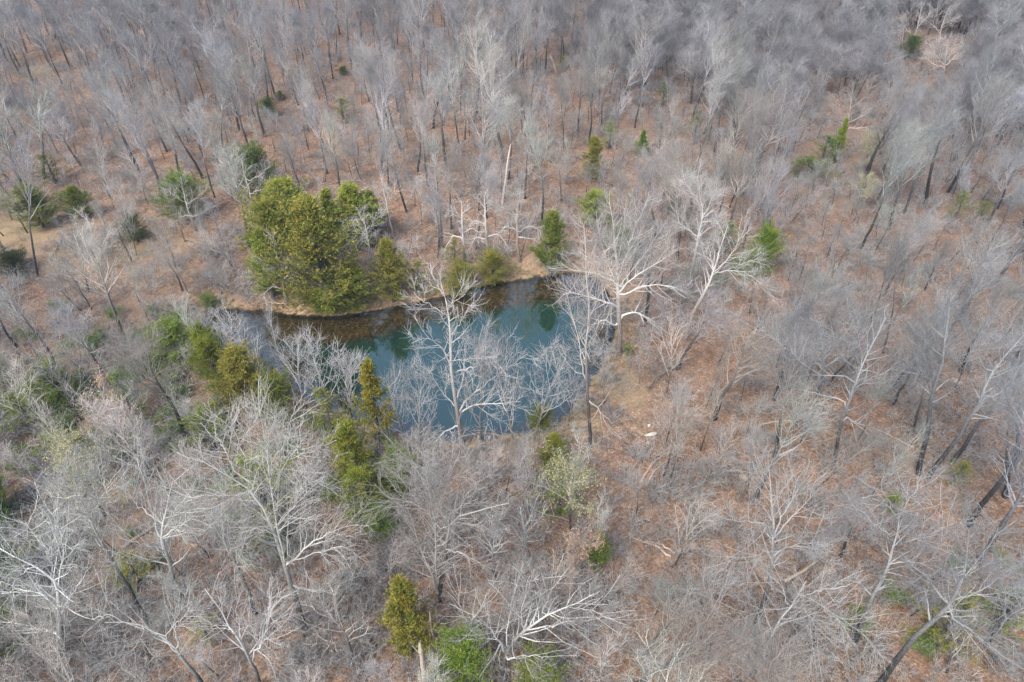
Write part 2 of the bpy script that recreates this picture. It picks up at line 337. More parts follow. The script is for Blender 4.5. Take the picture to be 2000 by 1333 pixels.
def make_cedar(seed, Ht, Wd, nb=110, shape=1.0, fm=None, ns=26):
    """red cedar: trunk and a crown of upswept feathery sprays"""
    g = np.random.default_rng(seed); fm = fm or CEDAR
    K = 10; P = np.zeros((1, K, 3)); P[0, :, 2] = np.linspace(-.2, Ht*.97, K); P[0, 1:, :2] += g.normal(size=(K-1, 2))*.04*Ht/8
    Rt = np.maximum(.022*Ht*(1-np.linspace(0, 1, K)[None]), .02)
    lob = g.random(5)*6.28
    t = (np.arange(nb)+g.random(nb))/nb; t = .06 + .94*t**.95
    a = g.random(nb)*6.283
    prof = np.clip(np.minimum((t/.22)**.6, ((1-t)/(1-.22))**(shape*.75)), .06, 1)
    prof *= 1 + .28*np.sin(a*2+lob[0]+t*5) + .14*np.sin(a*3+lob[1]-t*9) + .30*g.normal(size=nb)
    L = Wd*.58*np.clip(prof, .1, 1.4) + .12*Wd*.3
    K1 = 5; Bp = np.zeros((nb, K1, 3)); zc = t*Ht*.96
    D = unit(np.stack([np.cos(a), np.sin(a), .25+.9*t], 1))
    Bp[:, 0, 2] = zc; Bp[:, 0, 0] = np.interp(zc, P[0, :, 2], P[0, :, 0]); Bp[:, 0, 1] = np.interp(zc, P[0, :, 2], P[0, :, 1])
    for k in range(1, K1):
        D = unit(D + g.normal(size=(nb, 3))*.10 + [0, 0, .10]); Bp[:, k] = Bp[:, k-1] + D*(L/(K1-1))[:, None]
    Br = np.maximum(.012*L[:, None]*(1-np.linspace(0, 1, K1)[None]), .006)
    # sprays: small side fronds set along the branches, each a fan of narrow blades
    S, SR = grow(Bp, np.full(Bp.shape[:2], .02), ns, .22, 1., (-.55*Wd/3.2-.12, -.22*Wd/3.2-.08), (20, 65), 4, .12, .14, .8, g, .01)
    M = len(S); nbld = 9
    tt = np.linspace(.1, 1, nbld)[None]; x = tt*3; i = np.minimum(x.astype(int), 2); f = (x-i)[..., None]
    i = np.broadcast_to(i, (M, nbld)); ar = np.arange(M)[:, None]
    p0 = S[ar, i]*(1-f)+S[ar, i+1]*f; T = unit(S[ar, i+1]-S[ar, i])
    d = unit(T*.8 + g.normal(size=(M, nbld, 3))*.5 + [0, 0, .2]); e = unit(np.cross(d, g.normal(size=(M, nbld, 3))))
    bl = (.085+.08*g.random((M, nbld, 1))); wd = bl*.17
    V = np.stack([p0-e*wd, p0+e*wd, p0+d*bl*.6+e*wd*.8, p0+d*bl, p0+d*bl*.6-e*wd*.8], 2).reshape(-1, 3)
    F = np.arange(len(V)).reshape(-1, 5)
    # how far out along its own branch a blade grows: sprays' tips are the young, yellower growth
    tipb = np.repeat(np.broadcast_to(tt, (M, nbld)).reshape(-1), 5).reshape(-1, 5)*np.array([.55, .55, .8, 1, .8])
    tv, tf, ta = join([tubes(P, Rt, 6, np.full(Rt.shape, .2)), tubes(Bp, Br, 3, np.full(Br.shape, .3))])
    tm = raw_mesh('cedar_trunk', tv, tf, [BARK], attrs={'thin': ta}, smooth=True)
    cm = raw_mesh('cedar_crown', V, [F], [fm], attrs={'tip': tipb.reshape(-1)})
    return tm, cm

# ------------------------------------------------------------------ things
THINGS = []            # every countable thing: root object + what the label writer needs
def link_mesh(name, me, parent=None, color=None):
    o = bpy.data.objects.new(name, me); col.objects.link(o); o.parent = parent
    if color is not None: o.color = (*color, 1)
    return o
def tag(o, label=None, cat=None, group=None, kind=None):
    for k, v in (('label', label), ('category', cat), ('group', group), ('kind', kind)):
        if v: o[k] = v
    return o
def place(kind, meshes, x, y, rz=0, s=1., label=None, cat='tree', group=None, color=(1, 1, 1), ccolor=None, tilt=(0, 0), info=None, z=None, Ht=10):
    z = hz(x, y) if z is None else z
    if meshes[1] is None: o = link_mesh(kind, meshes[0], None, color)
    else:
        o = bpy.data.objects.new(kind, None); col.objects.link(o); o.empty_display_size = .5
        link_mesh('trunk', meshes[0], o, color); link_mesh('crown', meshes[1], o, ccolor or color)
    o.location = (x, y, z); o.rotation_euler = (tilt[0], tilt[1], rz); o.scale = (s, s, s) if np.isscalar(s) else s
    tag(o, label, cat, group)
    THINGS.append(dict(o=o, kind=kind, x=x, y=y, z=z, h=Ht, label=label, info=info))
    return o

# ================================================================== GROUND AND WATER
def axis(lo, hi, a, b, fine, mid):
    L = list(np.arange(a, b, fine)); x = a; s = fine; left = []
    while x > lo: s = min(s*1.25, mid if x > lo*.5 - 60 else 60); x -= s; left.append(x)
    x = L[-1]; s = fine; rt = []
    while x < hi: s = min(s*1.25, mid if x < 330 else 60); x += s; rt.append(x)
    return np.array(left[::-1] + L + rt)
gx = axis(-1600, 1600, -36, 16, .33, 2.2); gy = axis(-400, 2600, 44, 86, .33, 2.2)
X, Y = np.meshgrid(gx, gy); Z = height(X, Y)
ny_, nx_ = X.shape; ii = np.arange(nx_*ny_).reshape(ny_, nx_)
F = np.stack([ii[:-1, :-1], ii[:-1, 1:], ii[1:, 1:], ii[1:, :-1]], -1).reshape(-1, 4)
me = raw_mesh('ground', np.stack([X, Y, Z], -1).reshape(-1, 3), [F], [G], smooth=True)
# where tan grass (r), moss (g) and grey-brown duff (b) show: patches known from the place
tint = np.zeros((nx_*ny_, 4)); tint[:, 3] = 1
xf, yf = X.ravel(), Y.ravel(); nse = .5+.5*np.sin(xf*.9+np.sin(yf*.7)*2)*np.sin(yf*.8+np.cos(xf*.5)*2)
def patch(ch, u, v, ru, rv, amt):
    cx, cy = ground_at(u, v); ex, _ = ground_at(u+ru, v); _, ey = ground_at(u, v-rv)
    q = ((xf-cx)/(abs(ex-cx)))**2 + ((yf-cy)/(abs(ey-cy)))**2
    tint[:, ch] = np.maximum(tint[:, ch], amt*np.exp(-q*1.2)*(.55+.6*nse))
for p in [(0,30,470,100,34,1.3),(0,150,520,120,30,.6),(0,250,500,120,40,.45),(0,290,545,90,25,.35),(0,75,145,35,14,1),(0,1780,130,45,12,.5),(0,1740,145,60,10,.3),
          (0,1240,600,30,50,.4),(0,1215,770,45,50,.7),(0,1130,835,60,24,.7),(0,960,885,60,14,.4),(0,640,614,120,8,1.1),(0,770,590,90,8,.9),(0,1010,545,90,7,.7),(0,1050,520,50,14,.5),(0,860,560,50,10,.5),
          (0,320,640,60,12,.5),(0,310,210,30,15,.4),(0,1860,60,60,15,.5),(1,240,510,60,20,.3),
          (1,300,720,240,80,.45),(1,120,830,200,80,.5),(1,560,960,160,80,.35),(1,60,1100,120,150,.4),(1,1650,330,60,30,.35),(1,410,605,25,12,.8),
          (2,1750,350,350,180,.85),(2,1850,120,300,110,.9),(2,1300,180,250,120,.6),(2,200,700,300,150,.55),(2,1350,560,180,120,.5),(2,1500,120,400,90,.6),(2,700,60,500,40,.5),(2,100,1250,260,120,.35),(2,1150,1000,200,90,.35),(2,450,560,80,40,.4)]:
    patch(*p)
m_ = (np.abs(xf) < 60) & (yf > 30) & (yf < 110); dsh = np.full(xf.shape, 99.); dsh[m_] = sdist(xf[m_], yf[m_], OUT)
tint[:, 0] = np.maximum(tint[:, 0], np.where((dsh > 0) & (dsh < 1.2), .4*(.1+nse), 0))
tint = np.clip(tint, 0, 1)
ca = me.color_attributes.new('tint', 'FLOAT_COLOR', 'POINT'); ca.data.foreach_set('color', tint.astype(np.float32).ravel())
me.attributes.new('drowned', 'FLOAT', 'POINT').data.foreach_set('value', ((dsh < -.4) | ((dsh < 1.2) & (Z.ravel() < .07))).astype(float).astype(np.float32))
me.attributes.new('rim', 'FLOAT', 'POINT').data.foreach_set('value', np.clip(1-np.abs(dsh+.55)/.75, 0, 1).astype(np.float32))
o = link_mesh('ground', me); tag(o, kind='structure')
c0 = OUT.mean(0); P = c0 + (OUT-c0)*1.0
P = P + unit(P-c0)*.9                     # runs a little under the bank
V = np.c_[P, np.zeros(len(P))]; V = np.r_[V, [[c0[0], c0[1], 0]]]
k = np.arange(len(P)); Fw = np.stack([k, np.roll(k, -1), np.full(len(P), len(P))], -1)
# concave outline: fill as one polygon instead of a fan
me = bpy.data.meshes.new('pond_water'); me.from_pydata([tuple(v) for v in V[:-1]], [], [list(range(len(P)))]); me.materials.append(W)
if me.polygons[0].normal.z < 0: me.flip_normals()
o = link_mesh('pond_water', me); tag(o, kind='structure')

# ================================================================== HERO TREES, shaped after the photograph in real space
HEROES = []
def hero(kind, label, base, limbs, r0, seed, pale=True, up=.06, n2=3.0, n3=5, n4=4, l2=(-3.6, -1.4), thinf=1.5, color=(1, 1, 1), dd=2.5, group=None, Ht=18, cat='tree', leaf=None, tw=.0078, skip=.18):
    g = np.random.default_rng(seed)
    x, y, z = ground_px(*base)
    L = []
    for q, pts in enumerate(limbs):
        dt = 0 if q == 0 else g.uniform(-dd, dd)
        W_ = []
        for k, (u, v) in enumerate(pts):
            if q == 0 and k == 0: W_.append(np.array([x, y, z-.9])); continue
            d = ray(u, v); f = k/(len(pts)-1); Yk = y + dt*f + (0 if q else .6*math.sin(f*3+seed))
            t = Yk/d[1]; W_.append(np.array([d[0]*t, Yk, H+d[2]*t]))
        L.append(W_)
    root = np.array([x, y, z]); K = 12
    P = np.stack([resample(w_, K, .05, g) for w_ in L]) - root
    tr0 = P[0]; R_ = np.empty((len(L), K)); r0 *= .82; R_[0] = np.maximum(r0*(1-np.linspace(0, 1, K))**.85, .03); R_[0, 0] *= 1.25
    for q in range(1, len(L)):                # a limb starts as thick as a share of the wood it leaves
        best, br = 1e9, .1
        for p in range(q):
            dds = np.linalg.norm(P[p]-P[q, 0], axis=1); i = dds.argmin()
            if dds[i] < best: best, br, bp_ = dds[i], R_[p, i], P[p, i]
        if best > .02 and best < 2.5: P[q, 0] = bp_
        R_[q] = np.maximum(min(br*.52, .03+.022*np.linalg.norm(np.diff(P[q], axis=0), axis=1).sum())*(1-np.linspace(0, 1, K))**.8, .02)
    ext = np.linalg.norm(np.diff(P, axis=1), axis=-1).sum(1)
    lims = [(P[:1], R_[:1], 9, thin_of(R_[:1], r0)*thinf)]
    if len(L) > 1: lims.append((P[1:], R_[1:], 6, thin_of(R_[1:], r0)*thinf + .15))
    S2 = [];
    for q in range(len(L)):
        n = max(3, int(ext[q]*n2*(.55 if q == 0 else 1)))
        S2.append(grow(P[q:q+1], R_[q:q+1], n, (.42 if q == 0 else skip), 1.0, l2, (28, 60), 6, up, .12, .6, g, .014))
    P2 = np.concatenate([s[0] for s in S2]); R2 = np.concatenate([s[1] for s in S2])
    lims.append((P2, R2, 4, np.full(R2.shape, .9)))
    a3, a4 = twigs_from(P2, R2, g, n3, n4, up=up, tw=tw)
    lf = (leaves_at(a4[0].reshape(-1, 3), leaf[1], leaf[2], g), leaf[0]) if leaf else None
    ms = finish_tree(lims, [a3, a4], SBARK if pale else BARK, STWIG if pale else TWIG, kind, False, lf)
    o = place(kind, ms, x, y, 0, 1., label, cat, group, color=color, z=z, info='hero', Ht=Ht)
    HEROES.append((x, y))
    return o
S, B = 'sycamore_tree', 'bare_tree'
SY = 'white-barked sycamores around the pond'; 
hero(S, 'tall white-limbed sycamore standing in front of the pond, crown against the open water', (905,868),
 [[(905,868),(891,797),(885,750),(881,703),(877,626),(870,577),(860,549)],[(882,712),(860,675),(832,657),(804,671)],[(877,622),(846,598),(821,587),(807,570)],
  [(895,793),(923,773),(965,738),(1031,691)],[(883,706),(916,701),(972,698)],[(893,810),(926,790),(965,789),(1017,785)],[(891,785),(905,738),(911,675)],[(874,598),(891,588),(909,575)],
  [(895,832),(867,843),(846,868)],[(891,797),(860,762),(839,724)],[(879,660),(900,630),(915,600)],[(884,730),(930,715),(960,712)],[(926,790),(950,805),(962,835)],[(870,577),(850,560),(838,560)]], .34, 11, group=SY, n2=1.35, n3=4, n4=3, color=(1.1,1.1,1.09))
hero(S, 'broad white sycamore fanning out over the right end of the pond', (1212,692),
 [[(1212,692),(1209,620),(1207,556),(1205,510),(1200,460),(1190,395)],[(1207,560),(1180,500),(1165,430)],[(1207,555),(1160,532),(1115,528),(1095,512)],[(1208,545),(1225,490),(1245,430),(1265,390)],
  [(1208,570),(1240,540),(1290,510),(1320,490)],[(1208,582),(1250,560),(1300,555),(1345,575)],[(1208,600),(1180,588),(1140,578),(1110,570)],[(1207,618),(1240,610),(1270,622),(1288,640)],
  [(1206,530),(1180,470),(1130,440)],[(1206,525),(1215,460),(1222,400)],[(1207,560),(1175,520),(1130,490)],[(1207,640),(1180,625),(1150,640)],[(1208,560),(1250,510),(1290,450)]], .46, 12, group=SY, n2=2.6, n3=4, n4=4, color=(1.2,1.2,1.19))
hero(S, 'slim upright white sycamore with pale twiggy top, right of the pond', (1345,562),
 [[(1345,562),(1350,530),(1357,500),(1364,460),(1372,430),(1368,380),(1362,345)],[(1366,465),(1345,450),(1325,435)],[(1368,462),(1390,440),(1402,428)],[(1370,430),(1385,400),(1397,370)],[(1368,400),(1350,375),(1338,355)]], .27, 13, group=SY, n2=3.4, n3=6, color=(1.18,1.18,1.17))
hero(S, 'leaning sycamore whose white limb arches right over a green cedar', (1335,667),
 [[(1335,667),(1350,620),(1375,570),(1392,540),(1400,505),(1415,465),(1422,440)],[(1393,538),(1420,528),(1450,530),(1480,548),(1500,565)],[(1395,532),(1420,510),(1440,480),(1457,440)],[(1394,530),(1388,505),(1384,478)],
  [(1422,528),(1450,515),(1482,505)],[(1397,515),(1380,505),(1372,490)]], .34, 14, group=SY, n2=2.4, n3=4, color=(1.18,1.18,1.17))
hero(B, 'brown three-stemmed tree at the right shore of the pond', (1154,872),
 [[(1154,872),(1150,780),(1143,735),(1142,682),(1152,640),(1150,570),(1145,500),(1140,437)],[(1142,745),(1133,675),(1119,626),(1105,570)],[(1142,690),(1168,640),(1192,584)],[(1150,600),(1120,570),(1100,575)],
  [(1151,620),(1175,570),(1200,540)],[(1150,780),(1170,800),(1195,850)],[(1150,560),(1170,520),(1180,490)],[(1147,735),(1115,720),(1095,690)]], .24, 15, pale=False, color=(1.1,1.0,.95), n2=1.6, n3=4, n4=3)
for k, (lb, bs, lm) in enumerate([
 ('far-bank bare tree with pale limbs drooping both sides, before the dark cedar', (1017,512), [[(1017,512),(1010,472),(1011,444),(1010,395)],[(1010,452),(990,440),(975,460),(960,492)],[(1012,465),(1045,465),(1060,490),(1068,532)],[(1012,455),(1035,440),(1055,450),(1062,475)],[(1010,430),(990,410),(975,400)]]),
 ('bare far-bank tree with thin drooping pale boughs above the two rounded cedars', (955,502), [[(955,502),(951,475),(948,430),(945,380)],[(951,470),(930,462),(920,480),(908,500)],[(951,465),(970,455),(985,470),(990,492)],[(949,440),(930,430),(915,440)]]),
 ('pale bare tree with crooked boughs over the far shore, left of the rounded cedars', (908,515), [[(908,515),(905,470),(903,430),(900,390)],[(905,465),(885,460),(875,475),(868,495)],[(904,455),(925,445),(940,460)],[(903,430),(890,415),(880,410)]]),
 ('tall pale-boughed bare tree on the leafy slope straight behind the pond', (862,485), [[(862,485),(860,430),(855,380),(848,325)],[(856,385),(835,350),(815,355),(805,375)],[(852,365),(870,345),(880,355)],[(858,420),(840,405),(825,415)]]),
 ('crooked pale bare tree spread across the dark green cedar left of the cluster', (385,452), [[(385,452),(372,425),(362,392),(352,345)],[(370,420),(350,425),(335,438)],[(366,400),(385,385),(402,372)],[(363,395),(340,385),(328,370)],[(372,425),(392,418),(412,405)]]),
 ('pale gnarled bare tree over the dark cedar behind the cluster', (492,410), [[(492,410),(488,375),(480,350),(470,310)],[(487,370),(465,360),(450,352)],[(484,355),(505,345),(520,330)],[(480,348),(462,335),(455,322)],[(488,380),(505,372),(525,365)]]),
 ('small pale bare tree standing against the left side of the great cedars', (557,592), [[(557,592),(550,542),(540,500),(533,462)],[(550,545),(530,520),(512,505)],[(551,550),(572,525),(585,510)],[(553,565),(530,560),(515,575)]]),
 ('slender whitish bare tree against the right edge of the cedar cluster', (702,547), [[(702,547),(687,490),(672,445)],[(690,500),(675,490),(665,500)],[(688,495),(700,475),(705,460)]]),
 ('thin straight bare tree between the cedar cluster and the conical gold cedar', (727,524), [[(727,524),(715,450),(708,405)],[(718,465),(703,445),(697,430)],[(717,460),(730,435),(735,415)]]),
 ('tall slender pale bare tree behind the conical gold cedar', (772,472), [[(772,472),(755,400),(742,340)],[(758,410),(740,380),(735,360)],[(756,400),(770,370),(775,350)]]),
 ('little crooked pale tree just right of the conical gold cedar', (801,548), [[(801,548),(797,505),(805,478)],[(798,510),(785,500),(778,488)],[(799,520),(815,510),(822,520)]]),
 ]):
    hero(B, lb, bs, lm, .2 if k > 3 else .34, 20+k, pale=(k != 3), color=(1.1,1.09,1.07), n2=2.2, n3=4, n4=3, l2=(-2.4, -1.0), dd=1.5, up=-.02 if k < 4 else .06, Ht=12, tw=.009)
FG = [
 ('huge pale bare tree with a wide fan of limbs, centre of the lower left woods', (598,1240), [[(598,1240),(577,1160),(556,1097),(535,1034),(500,967),(465,932),(420,915),(385,895)],[(556,1097),(546,1041),(528,967),(525,915),(518,860),(505,800)],[(567,1105),(595,1069),(647,1037),(700,1025)],[(574,1095),(616,1080),(668,1067)],
   [(560,1100),(562,1020),(576,950),(640,930)],[(495,962),(462,967),(367,971)],[(577,1145),(612,1156),(660,1160)],[(500,967),(483,932),(472,880),(450,825)],[(528,967),(560,900),(600,850)],[(540,1045),(500,1030),(470,1040)],[(525,915),(560,860),(570,810)],[(465,932),(440,880),(420,850)],[(535,1034),(575,990),(600,960)]], .33, (1.25,1.25,1.2)),
 ('large forked bare tree over bare leaf litter, left of the huge pale one', (385,1228), [[(385,1228),(378,1200),(350,1160),(332,1104),(315,1055),(322,985),(338,940)],[(315,1062),(297,1002),(280,932),(268,895)],[(318,1076),(280,1062),(231,1051)],[(325,1045),(350,1027),(380,1008)],[(318,1040),(340,1000),(372,960)],[(300,1010),(270,990),(240,950)]], .27, (1.15,1.18,1.15)),
 ('leaning bare tree with a long bare bole, lower left', (290,1220), [[(290,1220),(252,1153),(224,1104),(182,1034),(175,1002),(150,967),(118,925)],[(196,1058),(206,1034),(211,1005)],[(182,1034),(154,1027),(133,1048),(119,1079)],[(180,1034),(160,990),(158,930)],[(178,1010),(200,970),(205,930)],[(150,967),(120,975),(95,965)]], .25, (1.15,1.18,1.15)),
 ('straight bare tree between two large pale trees, lower left', (500,1198), [[(500,1198),(472,1125),(448,1076),(420,1030),(392,985),(367,946)],[(448,1076),(440,1020),(450,960)],[(420,1030),(385,1025),(350,1000)],[(455,1085),(475,1040),(480,1010)]], .22, (1.1,1.1,1.08)),
 ('pale many-limbed bare tree leaning over dark cedar at the lower left edge', (116,1275), [[(116,1275),(117,1195),(112,1132),(70,1107),(21,1083),(-20,1060)],[(113,1140),(125,1090),(120,1040),(100,1000)],[(117,1195),(85,1160),(40,1150),(5,1160)],[(112,1132),(85,1070),(50,1020)],[(117,1200),(150,1150),(175,1110)],[(60,1105),(30,1130),(0,1125)],[(115,1240),(60,1220),(0,1215)]], .3, (1.3,1.35,1.35)),
 ('bare tree leaning left above the bottom edge, below the huge pale one', (508,1340), [[(508,1340),(483,1275),(458,1233),(420,1180),(400,1150)],[(470,1250),(460,1200),(470,1160)],[(458,1233),(420,1225),(390,1200)],[(490,1290),(520,1240),(530,1190)]], .2, (1.1,1.1,1.1)),
 ('white-limbed bare tree spreading low at the bottom left of centre', (400,1350), [[(400,1350),(385,1320),(350,1270),(315,1247),(287,1223),(245,1215),(205,1216)],[(315,1247),(350,1215),(375,1180)],[(287,1223),(270,1260),(235,1290)],[(350,1270),(340,1220),(345,1180)],[(245,1215),(215,1200),(180,1210)]], .24, (1.3,1.3,1.25)),
 ('dark three-stemmed tree with a whitish crown at lower centre, vines at its foot', (857,1175), [[(857,1175),(860,1125),(874,1076),(870,1048),(881,1027),(895,1002),(940,995),(995,983)],[(853,1165),(851,1090),(853,1030),(839,967),(835,915),(825,872)],[(850,1160),(846,1121),(825,1083),(814,1048),(802,1008)],[(849,1027),(832,995),(797,981),(755,971),(732,945)],[(853,1020),(858,980),(880,930),(900,875)],
   [(877,1076),(909,1080),(923,1104)],[(839,967),(820,930),(790,885)],[(875,1040),(880,990),(875,930)],[(895,1002),(915,960),(950,930)],[(832,995),(800,960),(770,920)],[(851,1035),(900,1020),(940,1030)]], .27, (1.15,1.12,1.08)),
 ('bare tree at the bottom centre sweeping pale limbs to the right', (975,1335), [[(975,1335),(989,1275),(1017,1233),(1056,1205),(1105,1188),(1160,1160)],[(1028,1228),(1080,1223),(1133,1207),(1172,1209)],[(990,1275),(989,1230),(1000,1177),(1014,1120)],[(985,1290),(1045,1279),(1072,1284)],[(1019,1230),(1021,1177),(1035,1125)],[(1056,1205),(1080,1150),(1110,1110)],[(989,1275),(960,1230),(930,1200)],[(1105,1188),(1150,1190),(1200,1215)]], .24, (1.1,1.1,1.08)),
 ('short dark-footed bare tree above the bright green cedars, bottom centre', (910,1268), [[(910,1268),(915,1240),(922,1215),(940,1185),(950,1160)],[(918,1225),(900,1190),(895,1150)],[(930,1200),(960,1170),(985,1150)]], .2, (1,1,1)),
 ('dark-boled bare tree with spreading lichened limbs on brown leaves, lower right', (1475,1226), [[(1475,1226),(1496,1160),(1510,1090),(1513,1055),(1508,1020),(1507,967),(1500,900)],[(1509,1030),(1475,1020),(1420,1016)],[(1517,1080),(1559,1062),(1600,1060)],[(1510,1076),(1468,1087),(1426,1094),(1419,1107)],[(1516,1050),(1541,1013),(1573,985),(1594,940)],[(1511,1040),(1545,985),(1560,930)],[(1507,967),(1480,930),(1470,900)]], .27, (.85,.87,.88)),
 ('crooked bare tree broken at the top, pale limbs spread low, bottom right', (1471,1320), [[(1471,1320),(1496,1265),(1513,1223),(1541,1188),(1562,1160),(1575,1135)],[(1513,1223),(1475,1247),(1450,1260)],[(1541,1188),(1496,1191),(1432,1213)],[(1559,1181),(1587,1209),(1601,1258),(1580,1288)],[(1568,1158),(1632,1202),(1685,1237),(1722,1282)],[(1562,1165),(1610,1150),(1655,1145)],[(1541,1188),(1530,1150),(1500,1120)]], .24, (.95,.97,.97)),
 ('dark leaning bare tree with a bare side limb, right of the broken-topped one', (1671,1262), [[(1671,1262),(1695,1188),(1716,1139),(1741,1090),(1751,1055),(1753,1020),(1765,980)],[(1744,1055),(1713,1027),(1665,985)],[(1744,1097),(1790,1097),(1838,1112)],[(1755,1065),(1790,1051),(1845,1032)],[(1753,1020),(1738,985),(1720,955)],[(1757,1005),(1785,965),(1800,930)]], .27, (.8,.83,.86)),
 ('thick dark trunk leaning right at the bottom right, greyish wide crown', (1716,1340), [[(1716,1340),(1765,1265),(1818,1216),(1853,1191),(1877,1142),(1888,1090),(1892,1035)],[(1846,1202),(1877,1216),(1912,1247),(1968,1303)],[(1867,1177),(1930,1142),(1985,1105)],[(1860,1184),(1825,1146),(1805,1122)],[(1880,1140),(1920,1090),(1950,1030)],[(1885,1110),(1850,1060),(1840,1010)],[(1912,1247),(1950,1240),(1990,1260)]], .32, (.85,.88,.92)),
 ('thick dark trunk forking beside the right edge, leaf litter around it', (1893,1030), [[(1893,1030),(1916,985),(1951,950),(1979,908),(1990,870),(1995,800),(1990,750)],[(1955,948),(2010,953),(2060,940)],[(1979,905),(2020,870),(2060,800)],[(1992,850),(1970,790),(1955,740)]], .32, (.7,.75,.8)),
 ('leaning dark tree at the far right of the bottom corner', (1926,1256), [[(1926,1256),(1960,1215),(1990,1195),(2040,1150),(2060,1100)],[(1960,1215),(1965,1170),(1955,1120)],[(1990,1195),(2000,1150),(1990,1110)]], .25, (.75,.8,.85)),
 ('tall forked tree with dark bole and hazy blue-grey crown, right side woods', (1797,925), [[(1797,925),(1812,840),(1818,797),(1821,759),(1842,710),(1851,640),(1849,587),(1856,525)],[(1821,762),(1814,720),(1800,685),(1765,652)],[(1818,728),(1828,682),(1820,635)],[(1851,640),(1877,605),(1905,565)],[(1850,620),(1825,580),(1805,530)],[(1845,690),(1880,660),(1915,640)],[(1850,590),(1880,540),(1900,490)],[(1821,740),(1790,720),(1760,715)]], .33, (.78,.84,.9)),
 ('dark tree leaning right from the middle of the right side woods, twin of its neighbour', (1812,932), [[(1812,932),(1860,867),(1909,801),(1930,745),(1930,727),(1958,700),(1985,668),(2030,620)],[(1930,727),(1905,689),(1888,650)],[(1958,700),(1960,650),(1950,610)],[(1920,780),(1950,770),(1980,740)]], .3, (.72,.78,.84)),
 ('dark trunk leaning right, with a small bright cedar near its foot', (1858,903), [[(1858,903),(1895,857),(1947,780),(1975,738),(2015,685),(2040,640)],[(1975,738),(1970,690),(1975,650)],[(1955,770),(1990,760),(2030,745)]], .27, (.72,.78,.84)),
 ('bare tree cut by the right edge, upright dark bole', (1990,905), [[(1990,905),(1989,871),(1986,815),(1980,760),(1985,700)],[(1986,815),(2010,770),(2030,720)],[(1983,790),(1960,760),(1945,720)]], .25, (.75,.8,.85)),
 ('slim dark leaning tree left of the tall forked one, right side woods', (1740,795), [[(1740,795),(1769,745),(1790,706),(1815,650),(1830,600)],[(1790,706),(1775,670),(1770,640)],[(1800,680),(1830,660),(1850,630)]], .2, (.75,.8,.85)),
 ('short upright dark tree just left of the tall forked bole', (1783,852), [[(1783,852),(1795,800),(1804,765),(1808,710),(1800,660)],[(1804,765),(1785,740),(1770,715)]], .17, (.75,.8,.85)),
 ('broad bare tree with long crooked lichened limbs reaching left, right woods', (1630,908), [[(1630,908),(1643,825),(1662,780),(1671,738),(1690,700),(1715,655),(1730,620)],[(1664,790),(1640,780),(1601,770),(1510,750)],[(1671,738),(1625,732),(1597,734),(1545,689),(1480,638)],[(1675,725),(1640,690),(1625,640)],[(1668,760),(1700,740),(1745,720)],[(1650,815),(1680,830),(1710,835)],[(1685,705),(1675,650),(1680,610)]], .27, (.9,.95,1)),
 ('wide-crowned bare tree with a hazy grey fan of twigs, right of the pond', (1590,812), [[(1590,812),(1601,766),(1611,710),(1605,660),(1590,620),(1580,560)],[(1608,700),(1640,650),(1680,600)],[(1605,670),(1570,620),(1545,570)],[(1605,690),(1560,660),(1515,640)],[(1611,720),(1650,690),(1690,670)],[(1600,640),(1625,590),(1640,540)],[(1595,630),(1600,580),(1610,530)]], .27, (.85,.9,.96)),
]
for k, (lb, bs, lm, r0, cl) in enumerate(FG):
    hero(B, lb, bs, lm, r0, 50+k, pale=False, color=cl, n2=2.2, n3=5, n4=3, l2=(-4.0, -1.5), up=.05, tw=.0065)
TR = [('pale broad-crowned tree standing up among grey woods at the upper right', (1639,312), [[(1639,312),(1650,259),(1657,241),(1660,210),(1667,170)],[(1657,241),(1690,225),(1722,190)],[(1656,245),(1640,215),(1636,185)],[(1659,215),(1690,190),(1705,160)],[(1655,250),(1690,250),(1715,240)]], .3),
 ('thin white bare tree beside the yellow-green one, upper right', (1725,315), [[(1725,315),(1736,276),(1745,245),(1755,225)],[(1736,276),(1725,262),(1718,255)],[(1740,262),(1760,255),(1770,240)]], .16),
 ('very slender white stem just right of the yellow-green tree', (1746,318), [[(1746,318),(1750,270),(1753,240)],[(1750,270),(1762,260),(1772,256)]], .14),
 ('white-limbed tree left of the far clearing at the top right', (1778,100), [[(1778,100),(1785,75),(1797,35),(1800,10)],[(1785,75),(1765,50),(1755,35)],[(1790,55),(1810,35),(1822,20)]], .25),
 ('small white tree with dark cedar at its foot, top right', (1762,100), [[(1762,100),(1763,80),(1765,55),(1760,35)],[(1763,80),(1750,62),(1742,50)]], .22),
 ('white upright tree over the far clearing, top right', (1830,92), [[(1830,92),(1836,65),(1842,42),(1855,12)],[(1836,65),(1820,48),(1812,40)],[(1840,50),(1856,40),(1866,36)]], .3),
 ('bright white spreading sycamore beside the far clearing', (1845,150), [[(1845,150),(1846,125),(1848,105),(1850,78)],[(1846,130),(1825,105),(1815,85)],[(1846,130),(1870,105),(1882,88)],[(1846,125),(1860,95),(1866,76)],[(1846,125),(1835,100),(1832,80)],[(1846,132),(1820,125),(1808,112)]], .3),
 ('pale tree at the top right edge of the wood', (1980,88), [[(1980,88),(1985,65),(1990,45),(1990,20)],[(1985,65),(1972,50),(1968,40)],[(1987,55),(2000,45),(2010,30)]], .22)]
for k, (lb, bs, lm, r0) in enumerate(TR):
    hero(B if k < 3 else S, lb, bs, lm, r0, 90+k, pale=True, color=(.95,.9,.85) if k == 0 else (1,1,1), n2=2.2, n3=5, n4=4, tw=.011, group=None)

